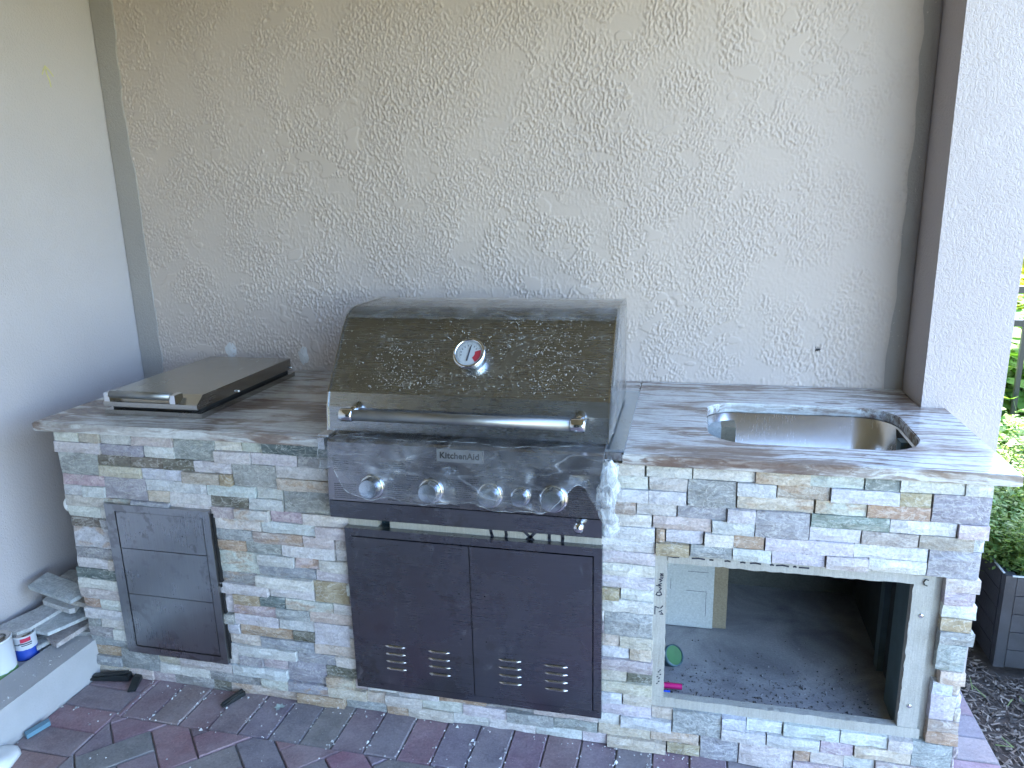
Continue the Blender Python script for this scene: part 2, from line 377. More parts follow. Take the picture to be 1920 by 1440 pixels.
MAT['light_block_glass'] = simple('light_block_door_glass', (.012,.016,.018), .06, var=.02)
MAT['light_block'] = simple('light_block_stucco', (.12,.13,.13), .8, var=.05)

def mat_film_edge():
    t = NT('film_edge'); p = t.geo(); t.set(color=(.80,.84,.87), rough=.3)
    tr = t.n('ShaderNodeBsdfTransparent'); m = t.n('ShaderNodeMixShader', i_Fac=t.ramp(t.noise(p, 24, 3).outputs[0], [(.4,.08),(.65,.62)]))
    t.t.links.new(tr.outputs[0], m.inputs[1]); t.t.links.new(t.b.outputs[0], m.inputs[2]); t.t.links.new(m.outputs[0], t.out.inputs[0]); return t.m
MAT['film_edge'] = mat_film_edge()

def mat_film_thick():
    t = NT('film_thick'); p = t.geo()
    c = t.ramp(t.math('ABSOLUTE', t.math('SUBTRACT', t.noise(t.map(p, (1.4,1,.7)), 26, 3, .5, .5).outputs[0], .5)), [(0,1.0),(.05,.3),(.14,.0)])
    t.set(color=(.80,.84,.87), rough=.22, normal=t.bump(t.noise(p, 40, 4).outputs[0], .8, .01), spec=.6)
    tr = t.n('ShaderNodeBsdfTransparent', i_Color=(.95,.97,.98)); m = t.n('ShaderNodeMixShader', i_Fac=t.math('ADD', .22, t.math('MULTIPLY', c, .35)))
    t.t.links.new(tr.outputs[0], m.inputs[1]); t.t.links.new(t.b.outputs[0], m.inputs[2]); t.t.links.new(m.outputs[0], t.out.inputs[0]); return t.m
MAT['film_thick'] = mat_film_thick()
MAT['cavity_shade_board'] = mat_concrete('shade_dark_board', (.035,.037,.037), (.06,.062,.06), 6)  # near-black colour carries the unlit look of the cavity

# ================================================================ STRUCTURE
D = .78; XL = -.294; XP = 2.663; YP = .559; XR = 2.885
# ground sheets
def sheet(name, x0, x1, y0, y1, z, mat):
    bm = bmesh.new(); vs = [bm.verts.new(p) for p in ((x0,y0,z),(x1,y0,z),(x1,y1,z),(x0,y1,z))]; bm.faces.new(vs)
    return obj(name, bm, mat)
tag(sheet('lawn', -250, 250, -250, 250, -.06, MAT['lawn']), kind='structure')
tag(sheet('garden_bed', 2.84, 5.2, -2.5, 2.4, -.035, MAT['mulch_ground']), kind='structure')

# house walls
hw = tag(empty('house_wall', (1.2, D, 0)), 'beige knockdown stucco house wall rising behind the grill island', 'wall')
obj('wall_core', bx(XL+.002, XP, D+.004, 5.0, -.05, 2.66), MAT['stucco'], hw)
def stucco_face(x0, x1, z0, z1, y, step, amp):
    """knockdown stucco as real relief: worm-like ridges, smooth flat patches"""
    nx, nz = int((x1-x0)/step)+1, int((z1-z0)/step)+1
    kx = np.fft.fftfreq(nx, step)[None, :]; kz = np.fft.fftfreq(nz, step)[:, None]
    def field(lx, lz, rot=0, band=True):
        c, s = math.cos(rot), math.sin(rot); a, b = kx*c+kz*s, -kx*s+kz*c
        q = (a*lx)**2+(b*lz)**2
        F = np.exp(-q*1.2)*(q if band else 1)
        f = np.fft.ifft2(np.fft.fft2(rng.normal(size=(nz, nx)))*F).real; return f/f.std()
    ss = lambda v, a, b: (lambda t: t*t*(3-2*t))(np.clip((v-a)/(b-a), 0, 1))
    r1 = field(.015, .030, R(8)); r2 = field(.0105, .017, R(-12)); r3 = field(.0075, .010, 0)
    d1 = ss(field(.45, .40, 0, False), -.9, .9); d2 = ss(field(.13, .16, 0, False), -1.5, .2)
    ridg = ss(r1, -.1, 1.2)*(.48+.52*d1)*.8+ss(r2, -.2, 1.2)*.62*(.45+.55*d2)+ss(r3, -.3, 1.4)*.30
    flat = ss(field(.075, .05, R(5), False), 1.35, 1.5)*ss(field(.5, .5, 0, False), -.6, .3)
    low = ss(field(.09, .07, R(-10), False), 1.35, 1.6)
    h = ridg*(.35+.65*d2)*(1-.8*low)
    h = h*(1-flat)+.62*flat
    h = np.clip(h, 0, 1.3)*amp*(1-.75*np.exp(-((np.linspace(x0, x1, nx)[None, :]-x0)/.05)**2))
    X, Z = np.meshgrid(np.linspace(x0, x1, nx), np.linspace(z0, z1, nz))
    co = np.stack([X, y-h, Z], -1).reshape(-1, 3).astype(np.float32)
    i = (np.arange(nz-1)[:, None]*nx+np.arange(nx-1)[None, :]).reshape(-1)
    f = np.stack([i, i+1, i+1+nx, i+nx], -1).astype(np.int32)
    me = bpy.data.meshes.new('stucco_face'); me.vertices.add(len(co)); me.vertices.foreach_set('co', co.reshape(-1))
    me.loops.add(f.size); me.loops.foreach_set('vertex_index', f.reshape(-1)); me.polygons.add(len(f)); me.polygons.foreach_set('loop_start', np.arange(0, f.size, 4, dtype=np.int32))
    me.update(calc_edges=True); return me
link('stucco_face', stucco_face(XL+.003, XP-.001, .70, 2.55, D,   .0028, .0040), MAT['stucco'], hw, True)
# smoother trowelled strip beside the left corner, corner shade painted into its grey, a few mm proud with a wavering edge
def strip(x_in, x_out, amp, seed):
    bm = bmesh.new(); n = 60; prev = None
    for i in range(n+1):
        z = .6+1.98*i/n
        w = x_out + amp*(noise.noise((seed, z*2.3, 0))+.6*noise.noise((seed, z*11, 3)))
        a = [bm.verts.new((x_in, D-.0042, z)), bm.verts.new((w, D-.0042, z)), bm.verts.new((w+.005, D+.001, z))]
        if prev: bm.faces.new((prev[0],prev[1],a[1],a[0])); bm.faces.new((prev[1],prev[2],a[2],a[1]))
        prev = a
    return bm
obj('corner_shade_strip', strip(XL+.003, XL+.095, .014, 3.1), MAT['stucco_shade_band'], hw)
obj('corner_shade_strip', strip(XP-.004, XP-.050, .016, 8.7), MAT['stucco_shade_band2'], hw)  # dark strip standing in for shade beside the pillar
# caulk-like white smears low on the wall
for k, (x, z, sx, sz) in enumerate(((.143,.990,.028,.030),(.135,.965,.012,.018),(.466,.975,.022,.036))):
    bm = bmesh.new(); n = 22
    c = bm.verts.new((x, D-.0062, z))
    rim = [bm.verts.new((x+sx*math.cos(a)*(1+.35*noise.noise((k*3+math.cos(a)*1.5, math.sin(a)*1.5, k))), D-.0030, z+sz*math.sin(a)*(1+.4*noise.noise((math.cos(a)*2, k*5, math.sin(a)*2))))) for a in [2*math.pi*i/n for i in range(n)]]
    for i in range(n): bm.faces.new((c, rim[(i+1)%n], rim[i]))
    obj('plaster_smear', bm, simple('plaster_smear_%d' % k, (.66,.66,.66) if k < 3 else (.56,.53,.50), .8, bump=.3), hw)
lw_ = tag(empty('side_wall', (XL, -1.5, 0)), 'smooth pale stucco side wall left of the island', 'wall')
obj('wall_face', bx(-3.0, XL, -3.74, 5.0, -.05, 2.66), MAT["stucco_smooth"], lw_)
# chalk arrow
bm = bmesh.new()
def stroke(bm, pts, w, fix, d0, d1):
    """flat stroke ribbon of width w through 2D pts; fix maps (a,b,depth)->xyz"""
    for (a, b) in zip(pts, pts[1:]):
        dx, dy = b[0]-a[0], b[1]-a[1]; L = math.hypot(dx, dy) or 1; nx, ny = -dy/L*w/2, dx/L*w/2; ex, ey = dx/L*w*.3, dy/L*w*.3
        q = [(a[0]+nx-ex,a[1]+ny-ey),(a[0]-nx-ex,a[1]-ny-ey),(b[0]-nx+ex,b[1]-ny+ey),(b[0]+nx+ex,b[1]+ny+ey)]
        lo = [bm.verts.new(fix(*p, d0)) for p in q]; hi = [bm.verts.new(fix(*p, d1)) for p in q]
        bm.faces.new(hi)
        for i in range(4): bm.faces.new((lo[i], lo[(i+1)%4], hi[(i+1)%4], hi[i]))
fx = lambda a, b, d: (XL+d, a, b)
stroke(bm, [(.529,1.992),(.527,2.012),(.519,2.035),(.517,2.060)], .005, fx, .0002, .0015)
stroke(bm, [(.499,2.030),(.508,2.047),(.517,2.060)], .004, fx, .0002, .0017)
stroke(bm, [(.547,2.030),(.533,2.047),(.517,2.060)], .004, fx, .0002, .0019)
obj('chalk_arrow', bm, simple('yellow_chalk', (.62,.60,.30), .8), lw_)
pil = tag(empty('corner_pillar', ((XP+XR)/2, YP, 0)), 'rough stucco corner pillar standing at the right end of the countertop', 'pillar')
obj('shaft', bx(XP, XR, YP, 4.995, -.05, 2.66), MAT['stucco_pillar'], pil, bevel=.008, segs=3)
rf = tag(empty('porch_roof', (1.2, -1, 2.66)), 'flat painted porch ceiling overhead with a deep eave', 'roof')
obj('ceiling', bx(-3.0, 3.0, -4.2, 5.6, 2.662, 2.86), MAT['ceiling'], rf)

# kerb along the left wall
kb = tag(empty('wall_kerb', (-.15, -1, 0)), 'low grey painted ledge along the foot of the side wall', 'ledge')
obj('kerb_stone', bx(-.118, .010, -3.7, .60, -.05, .130), MAT['kerb'], kb, bevel=.006)
obj('ledge_shelf', bx(XL+.001, -.132, -3.7, .60, -.05, .112), MAT['kerb'], kb, bevel=.004)
obj('ledge_rail', bx(-.131, -.119, -3.7, .30, -.05, .121), simple('dark_rail', (.16,.165,.17), .6), kb, bevel=.003)

# paving ------------------------------------------------------------
pv = tag(sheet('patio', -.30, 2.852, -3.74, .62, -.009, MAT['sand']), kind='structure')
PCOL = [(.19,.165,.175),(.215,.175,.185),(.235,.165,.185),(.255,.15,.165),(.27,.145,.155),(.285,.15,.15),(.225,.18,.19),(.245,.15,.17)]
def paver_mesh(poly, ztop=0.0, inset=.003):
    """polygon (ccw) paver with a worn chamfer"""
    bm = bmesh.new(); n = len(poly); c = Vector((sum(p[0] for p in poly)/n, sum(p[1] for p in poly)/n))
    def shrink(d):
        out = []
        for i in range(n):
            p = Vector(poly[i]); a = (Vector(poly[i-1])-p).normalized(); b = (Vector(poly[(i+1)%n])-p).normalized()
            s = abs(a.x*b.y-a.y*b.x); bis = (a+b)
            out.append(p + bis*(d/max(s, .35)) if bis.length > 1e-4 else p)
        return out
    lo, mid, top = shrink(.0016), shrink(.0016), shrink(.0016+inset)
    L = [bm.verts.new((p.x, p.y, -.045)) for p in lo]; Mv = [bm.verts.new((p.x, p.y, ztop-.004)) for p in mid]; Tp = [bm.verts.new((p.x, p.y, ztop)) for p in top]
    for i in range(n):
        j = (i+1) % n
        bm.faces.new((L[i], L[j], Mv[j], Mv[i])); bm.faces.new((Mv[i], Mv[j], Tp[j], Tp[i]))
    bm.faces.new(Tp); return bm
def clip(poly, a, b, c):
    """keep a*x+b*y<=c"""
    out = []
    for i in range(len(poly)):
        p, q = poly[i], poly[(i+1) % len(poly)]; fp, fq = a*p[0]+b*p[1]-c, a*q[0]+b*q[1]-c
        if fp <= 0: out.append(p)
        if fp*fq < 0:
            t = fp/(fp-fq); out.append((p[0]+(q[0]-p[0])*t, p[1]+(q[1]-p[1])*t))
    return out
def area(poly): return .5*sum(poly[i-1][0]*poly[i][1]-poly[i][0]*poly[i-1][1] for i in range(len(poly)))
polys = []
x = .243-.1035*0
joints = [.243+.1035*i for i in range(25)]
for a in joints:
    if a < 2.66: polys.append([(a,-.178),(min(a+.1035,2.665),-.178),(min(a+.1035,2.665),.03),(a,.03)])
polys.append([(.222,-.182),(.243,-.182),(.243,.03),(.222,.03)])
for i in range(36):                                        # bricks against the kerb, lying across
    y1 = .042-.1015*i
    polys.append([(.011,y1-.1015),(.222,y1-.1015),(.222,y1),(.011,y1)])
for i in range(40):                                        # right edge course beside the island
    y1 = .56-.1035*i
    polys.append([(2.665,y1-.1035),(2.85,y1-.1035),(2.85,y1),(2.665,y1)])
S2 = math.sqrt(.5); PT = .1037; U0, V0 = .0141, .320
far = []
for i in range(-45, 60):
    for j in range(-12, 70):
        m = (i+j) % 4
        if m == 0: u0, u1, v0, v1 = i, i+2, j, j+1
        elif m == 2: u0, u1, v0, v1 = i, i+1, j, j+2
        else: continue
        q = [((U0+u*PT)*S2+(V0+v*PT)*S2, (U0+u*PT)*S2-(V0+v*PT)*S2) for u, v in ((u0,v0),(u0,v1),(u1,v1),(u1,v0))]
        if area(q) < 0: q = q[::-1]
        q = clip(clip(clip(q, 0, 1, -.178), -1, 0, -.222), 1, 0, 2.665)
        q = clip(q, 0, -1, 3.7)
        if len(q) < 3 or abs(area(q)) < 2e-4: continue
        cy = sum(p[1] for p in q)/len(q)
        (polys if cy > -.75 else far).append(q)
big = [p for p in polys if max(q[1] for q in p) > -.75]; far += [p for p in polys if max(q[1] for q in p) <= -.75]
for p in big:
    if area(p) < 0: p = p[::-1]
    bm = paver_mesh(p, random.uniform(-.0022, .0022))
    for v in bm.verts:
        if v.co.z > -.003: v.co.z += (v.co.x-p[0][0])*random.uniform(-.008, .008)
    o = obj('paver', bm, MAT['paver'], pv)
    c = random.choice(PCOL); o.color = (*[k*random.uniform(.9, 1.12) for k in c], 1)
bm = bmesh.new()
for p in far:
    if area(p) < 0: p = p[::-1]
    b2 = paver_mesh(p, random.uniform(-.002, .002)); me = bpy.data.meshes.new('t'); b2.to_mesh(me); b2.free(); bm.from_mesh(me); bpy.data.meshes.remove(me)
tag(obj('pavers', bm, MAT['paver_far'], pv), kind='stuff')

# ================================================================ ISLAND
isl = tag(empty('kitchen_island', (1.34, .3, 0)), 'outdoor kitchen island clad in split face ledger stone with marble top', 'island')
SC = dict(W=(.68,.665,.64), L=(.585,.555,.59), G=(.30,.305,.305), D=(.10,.14,.14), B=(.145,.115,.085), T=(.56,.49,.40), P=(.47,.385,.41), O=(.42,.30,.21),
          N=(.24,.28,.24), Y=(.40,.32,.20), K=(.13,.125,.09), M=(.335,.33,.37), U=(.60,.63,.655), S=(.33,.345,.35), V=(.57,.58,.555), A=(.57,.505,.485), E=(.41,.36,.32), R=(.52,.48,.42))
STONES = "0,83,0,W;86,163,0,R;166,279,0,V;282,428,0,A;429,573,0,S2;573,663,0,W;665,737,0,V;737,975,0,D;1763,1860,0,W;1864,1982,0,V;1984,2139,0,W;2139,2270,0,Tr;2270,2395,0,V;2397,2477,0,N;2477,2621,0,V;2621,2680,0,V;0,162,1,L;165,317,1,M;321,429,1,W;573,693,1,L;695,847,1,L;849,975,1,G;1764,1870,1,W;1872,1971,1,A;1972,2094,1,G2;2095,2191,1,V;2194,2320,1,Er;2321,2479,1,U;2479,2550,1,Y;2554,2680,1,M2;0,142,2,S2;142,264,2,B;267,382,2,B;384,494,2,K;497,626,2,L;628,774,2,S2;774,975,2,V;1771,1872,2,U;1872,1970,2,U;2097,2284,2,Tr;2288,2409,2,Vr;2409,2552,2,Or;142,298,3,T;301,450,3,U;450,581,3,E;584,625,3,Y;776,975,3,Tr;1776,1839,3,Er;1840,1945,3,V;1947,2073,3,M;2074,2145,3,L;2145,2277,3,M2;2280,2464,3,N;2464,2614,3,W;2616,2680,3,A;0,155,4,P;156,310,4,M2;310,490,4,U;490,529,4,U;531,697,4,U;699,787,4,V;789,944,4,G2;944,975,4,T;1769,1881,4,W;1884,2036,4,A;2037,2144,4,V;2279,2401,4,U;2402,2532,4,E;2534,2657,4,E;2657,2680,4,U;0,68,5,L;70,156,5,U;311,392,5,T;392,537,5,W;537,667,5,K;669,785,5,U;944,975,5,A;1755,1891,5,W;1893,1917,5,O;1919,2017,5,L;2019,2094,5,W;2094,2170,5,Or;2172,2387,5,L;2387,2558,5,W;2560,2680,5,S2;0,144,6,A;144,249,6,Sr;249,390,6,M;390,536,6,W;536,616,6,P;618,736,6,Vr;739,844,6,P;846,1005,6,W;1742,1892,6,W;1893,1982,6,Y;1984,2092,6,S;2092,2190,6,V;2191,2321,6,L;2323,2423,6,A;2425,2559,6,W;0,124,7,W;124,172,7,W;523,700,7,Wr;703,885,7,U;888,1005,7,A;1742,1893,7,L;2605,2680,7,A;0,123,8,B;123,172,8,S;523,669,8,S;670,839,8,Er;842,945,8,A;947,1005,8,E;1742,1893,8,W;2605,2677,8,P;0,146,9,L2r;146,172,9,P;523,640,9,Or;640,762,9,G;766,943,9,W;946,1005,9,V;1742,1893,9,L;2605,2680,9,W;146,172,10,U;528,677,10,V2r;677,803,10,L;805,888,10,Ar;890,1005,10,V;1742,1798,10,Yr;1801,1891,10,W;2605,2677,10,Y;0,172,11,G;677,871,11,M;873,1005,11,L;1742,1891,11,W;2605,2680,11,G;0,121,12,W;122,172,12,T;523,664,12,Gr;666,860,12,W;861,976,12,Y2;976,1005,12,W;1742,1756,12,W;1756,1890,12,S2;2605,2672,12,S2;0,172,13,D;523,702,13,L;704,858,13,W;976,1005,13,L;1742,1756,13,P;0,172,14,W;528,571,14,L2;575,666,14,Y;668,755,14,D;757,919,14,Vr;921,1005,14,V;1742,1800,14,T;1800,1893,14,T;2617,2680,14,T;0,172,15,A;571,721,15,Pr;721,835,15,S;835,1005,15,T;1742,1827,15,U;1828,1889,15,T;2605,2653,15,U;2654,2676,15,T;0,62,16,O;65,172,16,W;523,569,16,G;569,723,16,L;726,848,16,L;848,971,16,L2;971,1005,16,U;1742,1893,16,P;2605,2664,16,L2;2664,2680,16,Ur;0,172,17,W;523,583,17,L;585,770,17,Or;772,847,17,K;971,1005,17,T;1742,1821,17,T;1822,1893,17,K;2664,2680,17,T;0,45,18,G;47,172,18,W;523,652,18,A;654,843,18,M;843,1005,18,T;1742,1893,18,T;2605,2680,18,Er;0,95,19,S;98,172,19,W;529,571,19,V2;571,778,19,U;779,913,19,M;913,1005,19,W;1742,1809,19,U;1811,1893,19,T;2605,2680,19,O;0,148,20,S;148,278,20,T;278,412,20,W;412,529,20,W;572,656,20,M;656,741,20,P;741,878,20,M2;878,1005,20,K;1742,1893,20,L;1893,1952,20,T;1952,2087,20,S2;2087,2152,20,U;2154,2248,20,W;2251,2396,20,V;2397,2515,20,W;2515,2575,20,A;2575,2671,20,S2;2671,2680,20,P;0,107,21,O;107,257,21,G2;257,342,21,T;342,540,21,A;542,740,21,U;878,971,21,Tr;971,1013,21,P;1013,1118,21,W;1118,1251,21,Wr;1251,1400,21,O;1400,1548,21,G;1548,1741,21,A;1741,1803,21,W;1805,1950,21,L;2087,2206,21,L;2208,2347,21,V;2349,2432,21,P;2434,2575,21,T;2671,2680,21,Ar;0,107,22,M;257,449,22,W;449,643,22,G;643,738,22,Vr;738,880,22,Mr;880,1012,22,T;1012,1075,22,T;1075,1193,22,A;1193,1327,22,V;1327,1466,22,L;1466,1609,22,S;1609,1738,22,G;1741,1891,22,T;1891,2027,22,Tr;2031,2136,22,M2;2137,2281,22,A2;2284,2324,22,Or;2325,2411,22,A;2412,2489,22,V;2489,2680,22,E;0,132,23,T;134,224,23,A;224,308,23,P;308,458,23,G;459,524,23,K;524,767,23,Tr;769,932,23,Y;934,1073,23,S;1075,1147,23,Or;1147,1295,23,A;1295,1406,23,V;1406,1552,23,W;1552,1693,23,U;1693,1767,23,L;1767,1936,23,T;1939,2031,23,Y;2281,2407,23,P;2407,2516,23,M;2516,2680,23,O"
Z0 = .8845; PZ = Z0/24
def stone_mesh(x0, x1, z0, z1, proud, seed):
    """split face block: gridded rough front, straight sides"""
    bm = bmesh.new(); nx = max(2, min(5, int((x1-x0)/.032))); nz = 2 if z1-z0 < .05 else 3
    g = .0009; x0 += g; x1 -= g; z0 += g*.7; z1 -= g*.7
    F = []
    for j in range(nz+1):
        row = []
        for i in range(nx+1):
            edge = i in (0, nx) or j in (0, nz)
            xx = x0+(x1-x0)*i/nx; zz = z0+(z1-z0)*j/nz
            y = -proud - .0045*noise.noise((xx*24+seed, zz*30, seed*.7)) - .003*noise.noise((xx*70, zz*80, seed))
            if edge: y += .0025+.0025*random.random()
            if not edge: xx += random.uniform(-.3, .3)*(x1-x0)/nx*.5; zz += random.uniform(-.2, .2)*(z1-z0)/nz*.5
            row.append(bm.verts.new((xx+(0 if not edge else random.uniform(-.0006,.0006)), y, zz)))
        F.append(row)
    for j in range(nz):
        for i in range(nx): bm.faces.new((F[j][i], F[j][i+1], F[j+1][i+1], F[j+1][i]))
    ring = F[0][:] + [F[j][nx] for j in range(1, nz+1)] + F[nz][nx-1::-1] + [F[j][0] for j in range(nz-1, 0, -1)]
    back = [bm.verts.new((v.co.x, .0265, v.co.z)) for v in ring]
    n = len(ring)
    for i in range(n): bm.faces.new((ring[(i+1)%n], ring[i], back[i], back[(i+1)%n]))
    return bm
for k, s in enumerate(STONES.split(';')):
    a, b, r, c = s.split(','); a, b, r = int(a)/1000, int(b)/1000, int(r)
    span = 2 if '2' in c else 1; st = 'r' in c; c = c[0]
    z1 = Z0-r*PZ; z0 = z1-span*PZ
    proud = random.choice((-.003, 0, .002, .004, .008, .011)) if span == 1 else random.choice((-.002, .001, .004))
    if c in 'BKO': proud = min(proud, .001)
    if a < .003: a -= random.uniform(0, .012)
    if b > 2.675: b += random.uniform(-.004, .006)
    o = obj('stone', stone_mesh(a, b, z0, z1, proud, k*1.37), MAT['stone'], isl)
    h = [v*random.uniform(.95, 1.05) for v in SC[c]]; o.color = (*h, .30 if st else (.65 if c in 'OR' else 1.0))
# return end of the cladding, left side
for r in range(24):
    z1 = Z0-r*PZ; y = .028
    for L in (random.uniform(.1,.2), random.uniform(.1,.2), .45):
        bm = bx(-random.uniform(.002,.012), .02, y+.001, min(y+L,.60)-.001, z1-PZ+.001, z1-.001)
        o = obj('stone', bm, MAT['stone'], isl); c = random.choice('WLVUTAEG'); o.color = (*SC[c], 1)
        y += L
        if y > .59: break
# cement board face, cut by the openings
HX = dict(drawer=(.185,.51,.145,.62), door=(1.02,1.73,.14,.615), cav=(1.924,2.536,.176,.597), grill=(.985,1.765,.70,.90))
blade = (1.093, 1.130, .60, .70)
def cell_mesh(x0, x1, z0, z1, y0, y1, holes):
    xs = sorted({x0, x1, *[h[0] for h in holes], *[h[1] for h in holes]}); zs = sorted({z0, z1, *[h[2] for h in holes], *[h[3] for h in holes]})
    xs = [x for x in xs if x0 <= x <= x1]; zs = [z for z in zs if z0 <= z <= z1]
    bm = bmesh.new(); fill = {}
    for i in range(len(xs)-1):
        for j in range(len(zs)-1):
            cx, cz = (xs[i]+xs[i+1])/2, (zs[j]+zs[j+1])/2
            fill[i, j] = not any(h[0] < cx < h[1] and h[2] < cz < h[3] for h in holes)
    vv = {}
    def V(i, j, y):
        if (i,j,y) not in vv: vv[i,j,y] = bm.verts.new((xs[i], y, zs[j]))
        return vv[i,j,y]
    for (i, j), f in fill.items():
        if not f: continue
        bm.faces.new((V(i,j,y0),V(i+1,j,y0),V(i+1,j+1,y0),V(i,j+1,y0))); bm.faces.new((V(i,j,y1),V(i,j+1,y1),V(i+1,j+1,y1),V(i+1,j,y1)))
        for (di, dj, e) in ((-1,0,((i,j),(i,j+1))),(1,0,((i+1,j+1),(i+1,j))),(0,-1,((i+1,j),(i,j))),(0,1,((i,j+1),(i+1,j+1)))):
            if not fill.get((i+di, j+dj), False):
                (a, b), (c, d) = e; bm.faces.new((V(a,b,y1),V(c,d,y1),V(c,d,y0),V(a,b,y0)))
    return bm
obj('cement_board', cell_mesh(.02, 2.67, .01, .8845, .027, .040, [*HX.values(), blade]), MAT['board'], isl)
# opening surround: thicker board collar, set forward, with ragged edges
def ragged(bm, x0, x1, z0, z1, y0, y1, axis):
    n = 46; top = []; bot = []
    for i in range(n+1):
        t = i/n
        j = .0016*noise.noise((t*40, z0*9, x0*7))+.0012*random.uniform(-1,1)
        if axis == 'x': top.append((x0+(x1-x0)*t, z1+(j if 0 < i < n else 0))); bot.append((x0+(x1-x0)*t, z0))
        else: top.append((x1+(j if 0 < i < n else 0), z0+(z1-z0)*t)); bot.append((x0, z0+(z1-z0)*t))
    pts = bot+top[::-1]
    if axis == 'z': pts = pts[::-1]
    prism(bm, pts, 1, y0, y1)
bm = bmesh.new()
ragged(bm, 1.887, 2.592, .140, .1765, .0145, .0268, 'x')
obj('opening_collar', bm, MAT['board'], isl)
bm = bmesh.new(); ragged(bm, 1.887, 1.9245, .1775, .622, .0150, .0268, 'z'); obj('opening_collar', bm, MAT['board'], isl)
bm = bmesh.new(); ragged(bm, 2.585, 2.5365, .1775, .622, .0155, .0268, 'z'); obj('opening_collar', bm, MAT['board'], isl)
bm = bmesh.new(); ragged(bm, 1.9255, 2.5355, .624, .597, .0152, .0268, 'x'); obj('opening_collar', bm, MAT['board'], isl)
# islands sides, back, inside of the cavity
obj('side_panel', bx(.021, .034, .041, .772, .0, .8845), MAT['board'], isl)
obj('side_panel', bx(2.655, 2.668, .041, .55, .0, .8845), MAT['board'], isl)
obj('partition', bx(1.80, 1.815, .041, .77, .0, .88), MAT['board'], isl)
obj('cement_board', cell_mesh(1.000, 1.748, .622, .700, -.004, .0262, [(1.0925,1.1305,.60,.71)]), MAT['board'], isl)
obj('cavity_floor', bx(1.816, 2.654, .0405, .772, .02, .150), MAT['concrete'], isl)
obj('cavity_back', bx(1.816, 2.654, .757, .772, .151, .88), mat_concrete('cavity_back_wall', (.06,.065,.06), (.11,.115,.105), 6), isl)  # colour darkened to paint in the shade inside
obj('block_panel', bx(1.816, 2.069, .430, .744, .156, .86), MAT['block'], isl, bevel=.002)
obj('edge_board', bx(2.0695, 2.113, .436, .744, .157, .86), MAT['tan_board'], isl)
bm = bmesh.new()
for (p0, p1) in (((1.98,.29),(2.045,.292)),((2.045,.292),(2.047,.20)),((1.93,.33),(1.932,.29)),((1.985,.36),(2.05,.362))):
    a = (p0[0]-.0006, p1[0]+.0006) if abs(p1[0]-p0[0]) > .01 else (p0[0]-.0006, p0[0]+.0006)
    b = sorted((p0[1], p1[1])); b = (b[0], b[1]) if abs(p1[0]-p0[0]) < .01 else (p0[1]-.0006, p0[1]+.0006)
    box(bm, a[0], a[1], .4292, .4299, b[0], b[1])
obj('pencil_line', bm, MAT['ink'], isl)
obj('stud', bx(2.5375, 2.575, .0415, .160, .151, .70), MAT['galv'], isl, bevel=.002)
obj('partition', bx(2.566, 2.580, .1605, .756, .151, .88), MAT['cavity_shade_board'], isl)
obj('stud', bx(2.548, 2.5655, .30, .34, .151, .88), MAT['galv'], isl, bevel=.002)
bm = bmesh.new(); box(bm, .07, 2.60, .060, .085, .86, .8845); box(bm, .07, .93, .70, .73, .84, .8845)
obj('frame_rail', bm, MAT['galv'], isl)
# sheet-steel blade showing in the gap under the grill
obj('steel_blade', bx(1.0935, 1.1295, .024, .05, .601, .695), simple('blue_steel', (.07,.13,.17), .3, .6), isl)
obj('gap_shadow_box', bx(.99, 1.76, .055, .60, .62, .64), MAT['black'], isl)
# screws in the collar
for (x, z) in ((2.562,.510),(2.560,.243)):
    bm = bmesh.new(); lathe(bm, [(.0, .0035),(.003,.0035),(.0062,.0018),(.0066,0)], (x,.0155,z), (0,-1,0), 16); obj('screw', bm, MAT['chrome'], isl, True)
# hook shaped wire at the top right of the collar
bm = bmesh.new()
pts = [(2.569,.0125,.612),(2.562,.012,.614),(2.558,.012,.607),(2.560,.012,.599),(2.567,.0125,.596)]
for a, b in zip(pts, pts[1:]): tube(bm, a, b, .0016, n=8)
obj('wire_hook', bm, MAT['rubber'], isl)
# marker writing on the boards
fz = lambda a, b, d: (a, -.0042-d, b)
bm = bmesh.new()
for pts in ([(1.434,.668),(1.437,.652),(1.443,.634)], [(1.478,.668),(1.481,.652),(1.478,.636)],
            [(1.530,.668),(1.548,.650),(1.566,.634)], [(1.566,.668),(1.552,.652),(1.540,.642)],
            [(1.604,.668),(1.603,.652),(1.605,.634)], [(1.640,.668),(1.641,.654),(1.639,.634)]):
    stroke(bm, pts, .0085, fz, .0002, .0008)
bm2 = bm
tag(obj('marker_writing', bm2, MAT['ink'], isl), kind='stuff')
fz2 = lambda a, b, d: (a, .0150-d, b)
bm = bmesh.new()
for pts in ([(1.897,.498),(1.900,.506),(1.909,.508),(1.912,.500),(1.905,.496),(1.897,.498)], [(1.905,.512),(1.911,.518),(1.905,.522)], [(1.897,.526),(1.910,.526),(1.903,.530),(1.911,.534)],
            [(1.906,.538),(1.912,.543),(1.904,.546),(1.914,.549)], [(1.907,.553),(1.915,.553)], [(1.907,.558),(1.915,.558),(1.907,.563),(1.915,.563)],
            [(1.895,.438),(1.895,.462),(1.906,.458)], [(1.906,.446),(1.914,.452)], [(1.909,.440),(1.917,.440),(1.912,.446)], [(1.910,.458),(1.916,.466)]):
    stroke(bm, pts, .0028, fz2, .0002, .0007)
for (x, z) in ((1.912,.262),(1.908,.256),(1.913,.248),(1.905,.240),(1.910,.236),(1.909,.225),(1.904,.218)):
    stroke(bm, [(x,z),(x+.003,z+.002)], .003, fz2, .0002, .0006)
fz3 = lambda a, b, d: (a, .0152-d, b)
